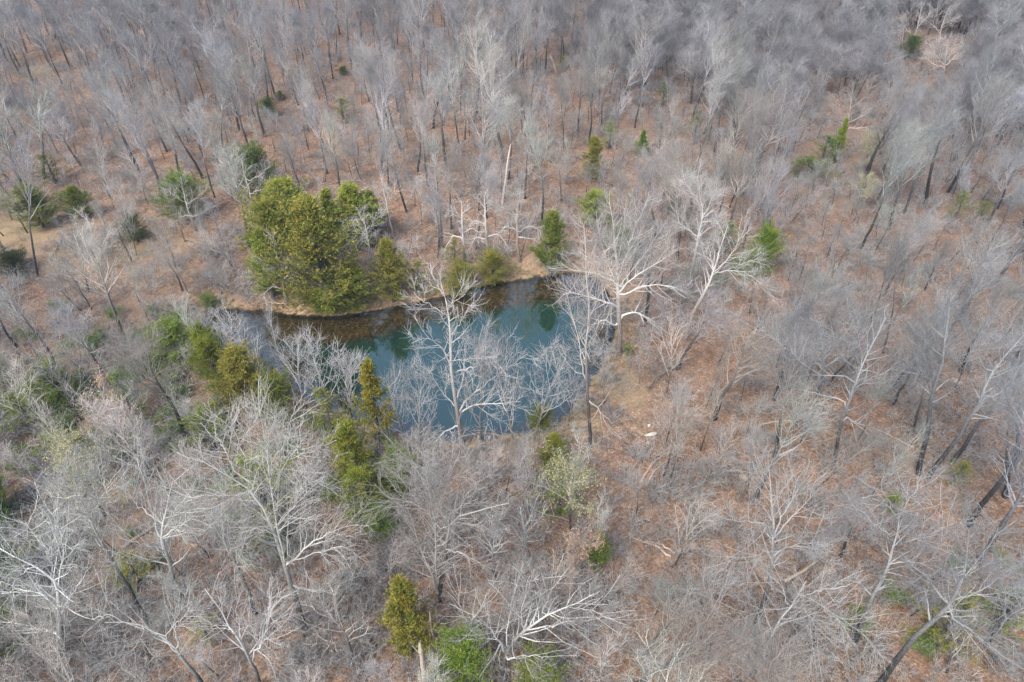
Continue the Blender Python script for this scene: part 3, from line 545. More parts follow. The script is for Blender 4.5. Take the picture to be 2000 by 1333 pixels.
# ================================================================== CEDARS
CED = [make_cedar(201+k, 9, wd, nb=nb, shape=shp, ns=ns) for k, (wd, nb, shp, ns) in enumerate([(5.2,150,1.0,30),(3.8,140,1.05,26),(4.6,150,.8,30),(3.0,110,1.0,24),(5.8,160,.45,30)])]
CEDW = [5.2, 3.8, 4.6, 3.0, 5.8]
SPARSE = make_cedar(230, 9, 3.4, nb=46, shape=.7, ns=10)
HOLLY = [make_cedar(240+k, 6, 5.6, nb=90, shape=.3, fm=LEAFY, ns=18) for k in range(2)]
CEDAR_BOX = []
def cedar(label, base, top, wpx, var, tone=(1,1,1), kind='cedar_tree', group=None):
    x, y, z = ground_px(*base); u, v = top
    d = ray(u, v); t = y/d[1]; Hh = max(1.2, H+d[2]*t - z)
    tone = tuple(np.clip(np.array(tone)*(.9,.80,1.0), .2, (1.1, .92 if v > 900 else 1.08, .85)))
    depth = y*cp-(z-H)*sp; Wm = wpx*depth/FPX
    if var == 'h': ms = HOLLY[int(base[0]) % 2]; W0, H0 = 5.6, 6
    elif var == 's': ms = SPARSE; W0, H0 = 2.8, 9
    else: ms = CED[var]; W0, H0 = CEDW[var]*.95, 9
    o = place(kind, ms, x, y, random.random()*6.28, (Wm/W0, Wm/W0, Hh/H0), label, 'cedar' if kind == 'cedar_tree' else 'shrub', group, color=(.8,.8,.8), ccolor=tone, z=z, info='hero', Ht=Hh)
    o.rotation_euler[1] = 0
    if base[1] < 600 or 'in the open' in label or 'gold-topped' in label: CEDAR_BOX.append((u-wpx*.12, v+2, u+wpx*.12, v+(base[1]-v)*.5))
    HEROES.append((x, y)); return o
g_, go, dk, yl, br, ol = (1,1,1), (1.08,1.02,.72), (.5,.65,.6), (1.4,1.25,.75), (.85,1.15,.75), (1.0,.85,.7)
CL = 'cedars clustered on the far bank of the pond'
for a in [
 ('tallest green cedar at the back left of the cedar cluster', (580,520),(548,358),135,2,(1.15,1.25,.8),CL),
 ('great gold-tinged cedar at the front of the cluster on the far bank', (640,606),(612,396),158,0,go,CL),
 ('narrow green cedar between the two big ones of the cluster', (655,480),(625,370),55,3,(1.2,1.35,.8),CL),
 ('round-topped bright green cedar at the back right of the cluster', (700,480),(680,362),100,1,(1.25,1.4,.8),CL),
 ('darker green cedar at the right edge of the cluster', (730,452),(714,375),55,1,(.65,.9,.7),CL),
 ('rounded olive cedar low at the right front of the cluster', (695,600),(690,520),95,2,(.9,.95,.7),CL),
 ('small bushy green cedar right at the far water edge', (628,610),(624,568),52,4,(1,1.2,.8),CL),
 ('column of green cedar foliage at the left side of the cluster', (535,580),(518,455),62,1,(1.1,1.5,.8),CL),
 ('olive cedar filling the left flank of the cluster, beneath the tallest', (560,560),(520,400),110,4,(1.2,1.2,.8),CL),
 ('pale green low cedar on the shore at the foot of the great gold-tinged one', (655,608),(652,560),60,4,(1,1.3,.9),CL),
 ('conical gold-olive cedar standing alone right of the cluster', (768,582),(760,470),72,1,go,None),
 ('low thin olive cedar by the shore, right of the conical gold cedar', (818,572),(808,515),60,'s',go,None),
 ('rounded olive cedar on the far shore, left of a similar one', (902,574),(900,522),68,4,(1.0,.95,.7),None),
 ('rounded olive cedar on the far shore, right of a similar one', (962,553),(962,498),62,4,(1.1,1.0,.7),None),
 ('faint olive cedar behind the two rounded ones on the far shore', (890,530),(878,472),50,'s',(1,.9,.7),None),
 ('dark green conical cedar on the far shore near the broad sycamore', (1075,535),(1078,415),68,1,(.8,.95,.65),None),
 ('bright green cedar behind the pond, up the slope left of the broad sycamore', (1160,440),(1145,375),68,2,(1.1,1.3,.6),None),
 ('slim olive cedar up the slope above the bright green one', (1155,350),(1152,268),48,3,go,None),
 ('dark evergreen behind the white limbs of the broad sycamore', (1205,500),(1195,440),60,1,(.6,.85,.5),None),
 ('dark green cedar wrapped by pale limbs, left of the cedar cluster', (372,425),(372,350),92,4,(.7,1.0,.6),None),
 ('dark green cedar seen through a bare tree behind the cluster', (508,385),(505,295),85,4,(.55,.75,.6),None),
 ('small isolated green cedar on the slope at the left', (165,428),(158,366),58,2,(.75,.9,.6),None),
 ('green cedar behind a pale bush at the left edge', (85,445),(75,372),80,4,(.9,1.05,.5),None),
 ('dark cedar on the left slope above the small isolated one', (110,358),(100,305),60,'s',dk,None),
 ('dull dark cedar bush in the left woods near the tan clearing', (270,472),(265,428),55,4,(.5,.6,.5),None),
 ('small dark round cedar under tall trunks, upper left', (528,228),(524,196),38,4,(.5,.7,.5),None),
 ('tiny dark cedar high on the slope, upper left', (549,195),(547,178),18,3,(.5,.7,.45),None),
 ('dull sparse cedar among trunks, upper left of centre', (672,242),(670,192),42,'s',(.9,.9,.7),None),
 ('tiny dark cedar under the oaks at the top, left of centre', (672,148),(672,132),22,4,(.5,.7,.5),None),
 ('dark blackish evergreen thicket beyond the tan clearing, left edge', (35,532),(28,498),70,4,(.2,.28,.3),None),  # near-black cedar mesh standing in for a dark wet patch
 ('small dark narrow cedar on the slope right of centre', (1252,305),(1252,255),26,3,(.7,1.1,.5),None),
 ('dark ragged cedar left of the small narrow one, mid slope', (1190,290),(1184,240),36,'s',(.7,1.1,.6),None),
 ('sparse dark cedar among grey trees, upper centre right', (1293,208),(1294,160),36,'s',(.6,.8,.5),None),
 ('sparse dark cedar below the upper woods, right of centre', (1355,282),(1355,215),32,'s',(.6,.8,.5),None),
 ('ragged cedar at the top centre by a white dead stub', (1098,142),(1093,112),24,'s',(.7,.9,.5),None),
 ('bright narrow green cedar rising like a spire among grey trees', (1628,318),(1620,232),24,3,(1.0,1.3,.4),None),
 ('dark wispy cedar just left of the bright spire cedar', (1603,320),(1600,265),50,'s',(.55,.8,.6),None),
 ('dark cedar under tangled pale branches, right of centre', (1575,348),(1572,308),85,'s',(.5,.7,.5),None),
 ('green cedar behind the arching white sycamore limb', (1478,545),(1478,455),64,4,(.8,1.15,.5),None),
 ('dull cedar left of the one behind the arching white limb', (1415,490),(1412,435),50,'s',(.7,.9,.6),None),
 ('dark cedar at the foot of small white trees, top right', (1772,114),(1768,74),44,4,(.45,.6,.45),None),
 ('dull green cedar in grey woods at the right', (1862,432),(1860,376),34,'s',(.8,1.1,.6),None),
 ('dull green cedar beside the edge of the right woods', (1912,428),(1915,395),36,'s',(.7,1.0,.6),None),
 ('low green cedar mound left of the pond in near woods', (350,705),(350,640),110,4,(.75,1.0,.6),None),
 ('green cedar at the left tip of the pond, behind pale trees', (405,705),(400,635),64,1,(1.0,1.25,.55),None),
 ('large olive cedar at the near left shore of the pond', (492,800),(485,688),118,0,(1.2,1.05,.75),None),
 ('olive green cedar joined to the right of the large olive one', (555,835),(545,745),80,4,(.8,.9,.6),None),
 ('dark lower cedar between the large olive one and the pond trees', (430,755),(425,670),70,4,(1.0,1.1,.55),None),
 ('gold-topped narrow cedar at the near shore of the pond', (742,855),(735,706),66,3,(1.35,1.05,.6),None),
 ('dark olive cedar behind pale shrubs at the near shore', (650,850),(640,765),75,'s',(.9,.9,.7),None),
 ('yellow-olive cedar in the open below the pond', (698,950),(696,832),92,0,yl,None),
 ('bright green low cedar below the yellow-olive one', (748,1050),(745,998),66,4,br,None),
 ('green cedar half hidden behind a pale crown, below the pond', (785,965),(780,890),80,4,(.75,1.0,.6),None),
 ('lower green cedar under the yellow-olive one', (715,1005),(700,925),90,2,(1.0,1.1,.6),None),
 ('small olive cedar right of the near shore', (1080,922),(1078,850),58,1,(.95,.95,.65),None),
 ('tiny olive cedar at the near shore by two thin trunks', (1056,842),(1053,800),55,4,(.85,.95,.6),None),
 ('bright green slim cedar among brush, lower centre right', (1162,1112),(1160,1045),46,2,br,None),
 ('green cedar in pale budding brush right of lower centre', (1090,1000),(1085,930),70,'s',(.8,1.2,.6),None),
 ('gold-topped olive cedar at the lower centre, beside two bare poles', (805,1275),(790,1135),92,1,(1.2,1.1,.75),None),
 ('bright green wide cedar at the bottom edge, centre', (905,1330),(905,1258),120,4,(.8,1.2,.6),None),
 ('bright green cedar cut by the bottom edge, right of the wide one', (1048,1355),(1045,1292),88,4,(.95,1.4,.6),None),
 ('sparse yellow-green cedar seen through limbs, lower left', (275,1138),(272,1085),70,'s',(1.3,1.35,.7),None),
 ('small yellow-green cedar under the leaning tree, bottom left', (405,1245),(400,1212),55,'s',(1.2,1.3,.7),None),
 ('dark green cedar at the left edge, lower part', (5,1010),(0,945),85,4,(.6,1.0,.5),None),
 ('dark shadowy cedar thicket at the left edge near the bottom', (25,1165),(20,1085),100,4,(.4,.65,.45),None),
 ('dark cedar at the left edge just above the bottom corner', (10,1290),(8,1215),90,4,(.5,.9,.5),None),
 ('green cedar behind a pale crown in the left near woods', (125,790),(118,722),84,4,(.75,1.05,.5),None),
 ('slim green cedar by a leaning bare tree, left near woods', (262,810),(252,728),64,'s',(.8,1.2,.5),None),
 ('broad dull green cedar deep among branches at the left', (60,830),(55,770),90,'s',(.8,1.0,.6),None),
 ('green cedar under the fan of the huge pale tree', (525,1010),(515,890),120,'s',(1.1,1.25,.6),None),
 ('faint green cedar behind the upper limbs of the huge pale tree', (420,880),(415,800),90,'s',(.9,1.1,.6),None),
 ('green cedar glimpsed left of the huge pale tree, near woods', (120,900),(115,850),80,'s',(.9,1.15,.6),None),
 ('bright green small cedar on brown leaves, right side', (1860,945),(1856,903),44,'s',(1.1,1.6,.6),None),
 ('olive cedar beneath the thick leaning trunk, bottom right', (1825,1262),(1815,1180),110,'s',(1.2,1.2,.65),None),
 ('green cedar behind a grey crown at the bottom right edge', (1935,1232),(1930,1160),90,'s',(.9,1.2,.6),None),
 ('faint green cedar between dark trunks, bottom right', (1664,1235),(1660,1190),56,'s',(.9,1.1,.6),None),
 ('tiny green cedar caught in limbs of a dark leaning tree', (1738,1000),(1735,968),42,'s',(.9,1.1,.6),None),
 ]: cedar(*a[:6], group=a[6])
cedar('bright green shrub at the right shore under the broad sycamore', (1226,694),(1224,680),24,'h',(1.2,1.9,1.0),'evergreen_shrub')
cedar('vivid green reedy shrub at the left tip of the pond', (412,604),(412,580),42,'h',(1.2,2.0,1.4),'evergreen_shrub')

# ================================================================== FILLER TREES
BARE = []
for k in range(9):
    g = random.Random(k+300)
    BARE.append((make_bare(300+k, 17, n1=[10,12,9,13,11,8,12,10,14][k], fork=[.52,.45,.58,.42,.55,.62,.48,.58,.5][k], spread=[(20,42),(24,52),(16,34),(28,55),(20,40),(15,32),(22,48),(18,38),(25,50)][k],
                           up=.16, r0=[.2,.24,.17,.25,.2,.16,.22,.19,.24][k], dens=.9), ['slender','wide-crowned','narrow','broad','upright','thin','wide-topped','lean','full-crowned'][k]))
YOUNG = [make_bare(320+k, 9, n1=9, fork=.25, spread=(20,45), up=.14, r0=.085, dens=.65, tw=.007) for k in range(5)]
PALEY = [make_bare(330+k, 9.5, n1=12, fork=.18, spread=(25,50), up=.12, r0=.1, dens=.55, mats=(SBARK, STWIG), tw=.009, n4=3) for k in range(3)]
BUDDY = [make_bare(340+k, 9, n1=12, fork=.2, spread=(28,55), up=.08, r0=.1, dens=.7, leaf=(BUDS, 4200, .10)) for k in range(2)]
DRY = [make_bare(350, 8, n1=10, fork=.2, spread=(28,55), up=.06, r0=.08, dens=.6, leaf=(DRYL, 2600, .13))]

CLEAR = CEDAR_BOX + [(1662,262,1718,310),(1640,350,1700,385),(10,388,100,440),(1640,175,1705,290),(1758,40,1880,110),(565,560,1190,835),(485,355,735,612),(730,470,800,585),(820,490,1110,590),(395,595,560,620),(1235,640,1290,800),(0,440,60,480),(40,130,100,155),(1790,120,1880,140),(1800,740,2000,1010),(1655,1080,1770,1250),(1740,1190,1880,1330),(490,970,610,1235),(815,1010,890,1180),(1470,1040,1530,1230)]
def blocked(x, y, z, h, wd, prob=1.0):
    ut, vt = project(x, y, z+h); ub, vb = project(x, y, z+h*.3)
    depth = y*cp-(z-H)*sp; hw = wd*FPX/depth/2
    for (a, b_, c, d) in CLEAR:
        if ut+hw > a and ut-hw < c and vb > b_ and vt < d: return True
    return False
def in_view(x, y, z, h, m=60):
    ut, vt = project(x, y, z+h); ub, vb = project(x, y, z)
    return vb > -5 and vt < 1333+10 and -m < (ut+ub)/2 < 2000+m and y > 8
def inside_pond(x, y, m=1.0): return abs(x) < 60 and 30 < y < 110 and float(sdist(np.array([x]), np.array([y]), OUT)[0]) < m
def scatter(ymax, sp, seed, ymin=10):
    """random places at least sp(x, y) apart across the view"""
    g = random.Random(seed); pts = []; cell = {}
    N = int((ymax-ymin)*(ymax*1.25+60)/6)
    for _ in range(N):
        y = ymin + (ymax-ymin)*math.sqrt(g.random()); half = .75*(.777*y+38)+6
        x = g.uniform(-half, half); s = sp(x, y)
        ci, cj = int(x//8), int(y//8)
        if all((x-a)**2+(y-b_)**2 > s*s for i in (-1,0,1) for j in (-1,0,1) for a, b_ in cell.get((ci+i, cj+j), ())):
            cell.setdefault((ci, cj), []).append((x, y)); pts.append((x, y))
    return pts
def hero_near(x, y, m): return any((x-a)**2+(y-b_)**2 < m*m for a, b_ in HEROES)
def spacing(x, y):
    u, v = project(x, y, 0)
    if v > 560: return 6.0
    k = .8 + .45*(.5+.5*math.sin(x*.085+1)*math.cos(y*.06))
    if u > 1150: return 4.3*k
    return 5.5*k
N_HERO_BARE = sum(t['kind'] == 'bare_tree' for t in THINGS)
def tint_at(u, v, g):
    """bark colour by stand: bluish dark in the far and right woods, pale in the near left woods"""
    lt = 1.2 - .25*sstep(600, 1700, u); lt = float(lt)
    pal = g.choice([(1,1,1),(1.03,.98,.92),(1.03,.96,.94),(.97,1,.93),(.78,.77,.76),(.97,.95,1.0),(.9,.84,.78)])
    f = lt*g.uniform(.82, 1.12); c = [f*q for q in pal]
    k = float(sstep(1300, 1900, u))*.06 + float(sstep(500, 50, v))*.04
    return (c[0]*(1-k), c[1], c[2]*(1+k))
cand = []
for x, y in scatter(300, spacing, 5):
    g = random.Random(int(x*131+y*977)); z = hz(x, y)
    h = (g.uniform(12, 19) if g.random() < .75 else g.uniform(9, 13)) if y > 70 else g.uniform(9, 17)
    if not in_view(x, y, z, h) or inside_pond(x, y, 1.5) or hero_near(x, y, 3.6 if y < 75 else 2.4): continue
    u, v = project(x, y, z)
    if 30 < y < 62 and -28 < x < 18: h = min(h, 8.5)
    if blocked(x, y, z, h, 6.5): 
        h = 7.5 if y < 85 else 6.0
        if blocked(x, y, z, h, 3.5 if y < 85 else 2.5):
            if y < 85 or g.random() < .35: continue
            h = 4.2
    cand.append((math.hypot(x, y), x, y, z, h, g))
cand.sort(key=lambda t: t[0])
far = []
nb_ = 298-N_HERO_BARE
for i, (d, x, y, z, h, g) in enumerate(cand):
    k = g.randrange(len(BARE)); u, v = project(x, y, z)
    if i < nb_:
        s = h/17; sx = s*g.uniform(.85, 1.25)*(1.1 if h > 12 else 1.2)
        t = tint_at(u, v, g)
        place('bare_tree', BARE[k][0], x, y, g.uniform(0, 6.28), (sx, sx, s), None, 'tree', 'bare winter trees of the woods', color=t, tilt=(g.gauss(0, .05), g.gauss(0, .05)), z=z,
              info=(BARE[k][1], 'tall' if h > 15.5 else ('short' if h < 10 else ''), 'pale' if t[0] > 1.15 else ('dark' if t[0] < .85 else 'grey')), Ht=h)
    else: far.append((x, y, z, h, g))
# young trees below the canopy
candy = []
for x, y in scatter(240, lambda x, y: 3.7 if y < 62 else 4.8 if y < 100 else (4.0 if x > .12*y else 4.7), 9):
    g = random.Random(int(x*71+y*577)); z = hz(x, y); h = g.uniform(5, 9.5)
    u, v = project(x, y, z)
    if not in_view(x, y, z, h) or inside_pond(x, y, .8) or hero_near(x, y, 1.2): continue
    if blocked(x, y, z, h, 3.5):
        h = 4.0
        if y < 85 or blocked(x, y, z, h, 1.0): continue
    candy.append((math.hypot(x, y), x, y, z, h, g))
candy.sort(key=lambda t: t[0]); fary = []
for i, (d, x, y, z, h, g) in enumerate(candy):
    if i < 290:
        s = h/9; k = g.randrange(5); u, v = project(x, y, z); t = tint_at(u, v, g); sx = s*g.uniform(.85, 1.25)
        place('young_tree', YOUNG[k], x, y, g.uniform(0, 6.28), (sx, sx, s), None, 'young tree', 'young bare trees under the canopy', color=tuple(q*1.12 for q in t), tilt=(g.gauss(0, .08), g.gauss(0, .08)), z=z,
              info=('slender' if sx < s else 'spreading', 'tall' if h > 8 else ('small' if h < 6.3 else ''), 'pale' if t[0] > 1.1 else 'grey'), Ht=h)
    else: fary.append((x, y, z, h, g))
# pale small trees hugging the near shore, and other placed small trees: (base, top v, kind)
for k, (lb, bs, tv, kd, wd) in enumerate([
 ('pale frosty-looking tree at the left tip of the pond, leftmost of the shore row', (455,725), 615, 'p', 1.1),
 ('pale twiggy tree second in the row along the near left shore', (520,745), 640, 'p', 1.2),
 ('whitish tree in front of blue water, right of the large olive cedar', (600,800), 665, 'p', 1.0),
 ('slim white-stemmed tree at the near left shore, brown shelf behind', (553,740), 600, 'p', .5),
 ('whitish bushy tree in front of the water, middle of the near shore row', (648,815), 680, 'p', 1.1),
 ('pale bluish tree before the water, left of the gold-topped narrow cedar', (690,830), 690, 'p', 1.1),
 ('pale shore tree just right of the gold-topped narrow cedar', (790,860), 715, 'p', .8),
 ('thin pale shore tree left of the tall white-limbed sycamore', (820,880), 730, 'p', .9),
 ('slender pale tree close behind the right limbs of the tall sycamore', (940,868), 645, 'p', .8),
 ('thin reddish-footed tree at the near shore, right of the sycamore', (1003,862), 660, 'p', .8),
 ('bare tree with a neat round crown against the water, near right shore', (1047,852), 690, 'p', 1.1),
 ('leaning pale little tree on the tan bank, right of the pond', (1248,750), 660, 'p', .6),
 ('whitish crooked young tree at the right shore', (1180,790), 700, 'p', 1.1),
 ('pale bush-like tree between the near shore and the three-stemmed tree', (1110,835), 720, 'p', .9),
 ('pale green budding tree in the left near woods', (205,1010), 880, 'b', 1.2),
 ('yellowish budding tree above the leaning one, left near woods', (160,960), 865, 'b', 1.0),
 ('pale yellow budding tree with a fan of stems, lower centre right', (1115,1035), 915, 'b', 1.3),
 ('yellow-green budding tree among grey woods, upper right', (1690,345), 262, 'b', 1.5),
 ('dull yellow budding tree below the yellow-green one, upper right', (1670,410), 345, 'b', 1.4),
 ('pale olive budding tree right of the dull yellow one, upper right', (1740,385), 330, 'b', 1.2),
 ('tan budding bush-like tree at the left edge beside the clearing', (55,455), 385, 'b', 1.9),
 ('small tree still holding pinkish dry leaves, left near woods', (240,860), 755, 'd', 1.1),
 ('young tree with clinging dry leaves right of the slim bright cedar, lower centre', (1135,1130), 1040, 'd', .9),
 ('small beech-like tree with pink-brown leaves at the bottom, centre right', (1105,1165), 1100, 'd', .8),
 ]):
    x, y, z = ground_px(*bs); dr = ray(bs[0], tv); h = H+dr[2]*y/dr[1]-z
    ms = {'p': PALEY[k % 3], 'b': BUDDY[k % 2], 'd': DRY[0]}[kd]; h0 = {'p': 9.5, 'b': 9, 'd': 8}[kd]; s = h/h0
    place('young_tree', ms, x, y, k*1.7, (s*wd, s*wd, s), lb, 'young tree', None, color=(.9,.92,.95) if kd == 'p' else (1,1,1), z=z, info='hero', Ht=h)

# ================================================================== SHRUBS, LOGS, ROCKS, SNAGS
BR = [make_brush(360+k, 2.6, 9+2*k, spread=.9, n2=6, n3=6, tw=.009) for k in range(4)]
def bush_px(label, u, v, hgt, wd=1., k=0, color=(1,1,1)):
    x, y, z = ground_px(u, v); s = hgt/2.6
    place('bare_shrub', (BR[k % 4], None), x, y, u, (s*wd, s*wd, s), label, 'shrub', None, color=color, z=z, info='hero', Ht=hgt)
for a in [('wide pale bare thicket shrub left of the far bank cedars', 440, 560, 4.5, 1.3), ('bare shrub at the water on the right shore under the sycamore', 1165, 690, 3.2, 1.6), ('dark tangled shrub leaning over the pond by the broad sycamore', 1175, 640, 3.5, 1.5),
          ('bare brush on the tan bank right of the near shore', 1250, 900, 2.5, 1.5), ('purplish bare bush in the left near woods', 115, 935, 4.5, 1.3), ('pale bare shrub in the open below the three-stemmed dark tree', 760, 1110, 3, 1.4),
          ('grey bare thicket on the open slope left of the cedar cluster', 430, 500, 4.5, 1.5), ('grey bare shrub by the small isolated cedar', 215, 490, 3.5, 1.6), ('bare grey shrub on orange leaves left of the pond', 300, 560, 3.5, 1.6),
          ('whitish bare bush below the olive cedar, right of the near shore', 1390, 935, 4, 1.3), ('pale bare shrub at the pond left tip', 400, 640, 3, 1.4), ('small grey shrub on open brown leaves, bottom right', 1600, 1000, 2.6, 1.4)]:
    bush_px(*a, k=int(a[1]), color=(.85,.7,.95) if 'purplish' in a[0] else ((.45,.45,.45) if 'dark' in a[0] else (1,1,1)))
def log(label, pts, r, kind='fallen_log', cat='log', limbs=(), color=(1,1,1), lift=.12, seed=1, leafy=0):
    g = np.random.default_rng(seed); W_ = []
    for u, v in pts:
        x, y, z = ground_px(u, v); W_.append((x, y, z+lift))
    root = np.array(W_[0]); P = resample(np.array(W_)-root, 12, .05, g); K = 12
    P[:, 2] = np.maximum(P[:, 2], [hz(*(q[:2]+root[:2]))-root[2]+r*.6 for q in P])
    R_ = np.maximum(r*(1-.7*np.linspace(0, 1, K)), .02)
    C1, Q1 = grow(P[None], R_[None], 5+leafy, .3, 1, (.15, .38), (30, 60), 6, .03, .15, .55, g, .02)
    C1[..., 2] = np.maximum(C1[..., 2], -.1)
    parts = [tubes(P[None], R_[None], 8, np.linspace(.6, .9, K)[None]), tubes(C1, Q1, 4, np.full(Q1.shape, .9))]
    if leafy:
        C2, Q2 = grow(C1, Q1, 6, .2, 1, (.3, .6), (30, 60), 4, .02, .2, .6, g, .012); parts.append(tubes(C2, Q2, 3, np.full(Q2.shape, .8)))
    V, F_, A = join(parts); i = [len(V)]
    # close the sawn or broken butt
    F_.append(np.arange(8)[None, ::-1])
    me = raw_mesh(kind, V, F_, [LOG], attrs={'thin': A}, smooth=True)
    o = link_mesh(kind, me, None, color); o.location = root; tag(o, label, cat)
    THINGS.append(dict(o=o, kind=kind, x=root[0], y=root[1], z=root[2], h=.5, label=label, info='hero'))
log('dark crooked branch arching over brown leaves, right of the pond', [(1262,768),(1280,748),(1300,732),(1350,715)], .16, 'fallen_branch', 'branch', color=(.35,.33,.32), lift=1.0, seed=3)
log('dark fallen log on brown leaves, right of the pond', [(1315,762),(1340,785),(1368,806)], .13, color=(.4,.36,.33), seed=4)
log('second dark fallen stick just above the dark log', [(1345,765),(1365,775),(1385,778)], .1, color=(.4,.36,.33), seed=5)
log('pale split log lying in brush, right of lower centre', [(1250,945),(1275,905),(1300,888)], .17, color=(1.2,1.05,.95), seed=6)
log('thin pale fallen trunk beside the pale split log', [(1262,950),(1282,915),(1315,892)], .1, color=(1,.9,.8), seed=7)
log('heap of fallen pale branches, lower centre right', [(1310,1088),(1280,1068),(1235,1052)], .12, 'brush_pile', 'brush pile', color=(.95,.85,.78), seed=8, leafy=6)
log('long pale branch lying across leaves right of the brush heap', [(1318,1082),(1290,1065),(1262,1058)], .09, 'fallen_branch', 'branch', color=(1.1,1,.95), seed=9)
log('slanting pale broken trunk among lichened limbs, bottom right', [(1521,1160),(1560,1138),(1605,1105)], .16, color=(.95,.88,.78), lift=2.0, seed=10)
log('thin straight pale pole on the leaves, bottom right of centre', [(1332,1248),(1362,1225),(1397,1205)], .05, 'fallen_branch', 'branch', color=(1.1,1,.9), seed=11)
log('fallen limb at the water edge beneath the small pale tree', [(560,598),(525,596),(500,602)], .1, 'fallen_branch', 'branch', color=(1,.95,.9), lift=.5, seed=12, leafy=4)
log('drowned dark limb at the near shore left of the sycamore foot', [(985,855),(945,848),(915,852)], .09, 'fallen_branch', 'branch', color=(.5,.45,.42), lift=.2, seed=13)
log('grey fallen branch on the slope above the cedar cluster', [(690,330),(712,322),(735,318)], .1, 'fallen_branch', 'branch', color=(.9,.85,.8), seed=14)
log('leaning grey trunk lying over dark thicket at the left edge', [(80,1225),(40,1205),(0,1190),(-30,1170)], .25, color=(.8,.8,.78), lift=1.2, seed=15)
def snag(label, base, top, r, seed, color=(1,1,1)):
    g = np.random.default_rng(seed); x, y, z = ground_px(*base); d = ray(*top); t = y/d[1]; tp = np.array([d[0]*t-x, 0, H+d[2]*t-z])
    K = 8; P = np.linspace([0, 0, -.2], tp, K) + g.normal(size=(K, 3))*.03; R_ = r*(1-.3*np.linspace(0, 1, K)); R_[-1] *= .5
    C1, Q1 = grow(P[None], R_[None], 4, .5, 1, (.08, .2), (40, 80), 4, .0, .1, .5, g, .02)
    Sp, Sr = grow(P[None, -3:], R_[None, -3:], 5, .6, .9, (-.7, -.3), (2, 12), 3, .1, .02, .5, g, .01)
    ws = [tubes(P[None], R_[None], 9, np.linspace(.5, 1, K)[None]), tubes(C1, Q1, 4, np.full(Q1.shape, .9)), tubes(Sp, Sr, 4, np.ones(Sr.shape))]
    V, F_, A = join(ws); me = raw_mesh('snag', V, F_, [LOG], attrs={'thin': A}, smooth=True)
    o = link_mesh('dead_trunk', me, None, color); o.location = (x, y, z); tag(o, label, 'dead tree')
    THINGS.append(dict(o=o, kind='dead_trunk', x=x, y=y, z=z, h=5, label=label, info='hero'))
snag('broken pale-topped dead trunk at the bottom edge, beside the olive cedar', (832,1345), (820,1255), .22, 1, (.72,.72,.72))
snag('greenish thin pole at the bottom edge right of the dead trunk', (857,1350), (857,1300), .1, 2, (.7,.85,.5))
snag('tall bare pole beside the gold-topped olive cedar', (850,1275), (838,1195), .12, 3, (.8,.75,.7))
snag('short white broken stub on the wooded rise, upper centre', (1088,142), (1075,108), .3, 4, (1.3,1.3,1.3))
snag('white broken stem forking on the slope behind the pond', (980,400), (997,282), .2, 5, (1.1,1.1,1.1))
snag('pale leaning dead stem on the left slope', (345,285), (318,215), .2, 6, (1.15,1.15,1.1))
STONE, n, l, b = mat('pale_stone'); geo = n.new('ShaderNodeNewGeometry'); nz = noise(n, l, geo.outputs['Position'], 6, 6)
oi = n.new('ShaderNodeObjectInfo'); c = mixc(n, l, 1., ramp(n, l, nz.outputs[0], [(.3, (.25,.21,.19)), (.6, (.38,.36,.33))]), oi.outputs['Color'], 'MULTIPLY'); l.new(c, b.inputs['Base Color']); b.inputs['Roughness'].default_value = .9
def rock(label, u, v, s, seed, color=(1,1,1)):
    g = np.random.default_rng(seed); x, y, z = ground_px(u, v)
    import bmesh
    bm = bmesh.new(); bmesh.ops.create_icosphere(bm, subdivisions=3, radius=1)
    ph = g.random(6)*6
    for q in bm.verts:
        c = q.co; f = 1+.18*math.sin(c.x*3+ph[0])+.15*math.sin(c.y*4+ph[1]+c.z*2)+.07*math.sin(c.x*9+ph[2])*math.sin(c.z*8+ph[3])
        q.co = (c.x*f*s[0]/2, c.y*f*s[1]/2, max(c.z, -.3)*f*s[2]/2)
    me = bpy.data.meshes.new('rock'); bm.to_mesh(me); bm.free(); me.materials.append(STONE)
    o = link_mesh('rock', me, None, color); o.location = (x, y, z+s[2]*.1); o.rotation_euler[2] = g.random()*6; tag(o, label, 'rock')
    THINGS.append(dict(o=o, kind='rock', x=x, y=y, z=z, h=.5, label=label, info='hero'))
rock('long white stone slab on brown leaves, right of the near shore', 1271, 850, (.45,1.4,.3), 1, (1.3,1.35,1.35))
rock('small white stone just above the long white slab', 1268, 832, (.6,.35,.3), 2, (1.4,1.45,1.45))
rock('small round white stone below the long white slab', 1266, 866, (.4,.35,.3), 3, (1.4,1.45,1.45))
rock('pale pinkish flat rock among dark trunks, right woods', 1868, 745, (1.3,1.0,.3), 4, (1.1,.95,.85))
rock('pale tan rock below the broad lichened tree, right side', 1452, 933, (.8,.6,.4), 5, (1.15,1,.85))
rock('small white stone on leaves at the bottom left', 268, 1315, (.4,.3,.25), 6, (1.5,1.5,1.5))
rock('small white stone near the bottom left corner trees', 183, 1288, (.3,.25,.2), 7, (1.4,1.4,1.4))
rock('white speckled stone under branches in the left near woods', 142, 1073, (.6,.35,.25), 8, (1.5,1.5,1.5))
rock('tan sandy rock on the bank left of the pond', 290, 652, (1.6,.8,.35), 9, (1.1,.9,.7))

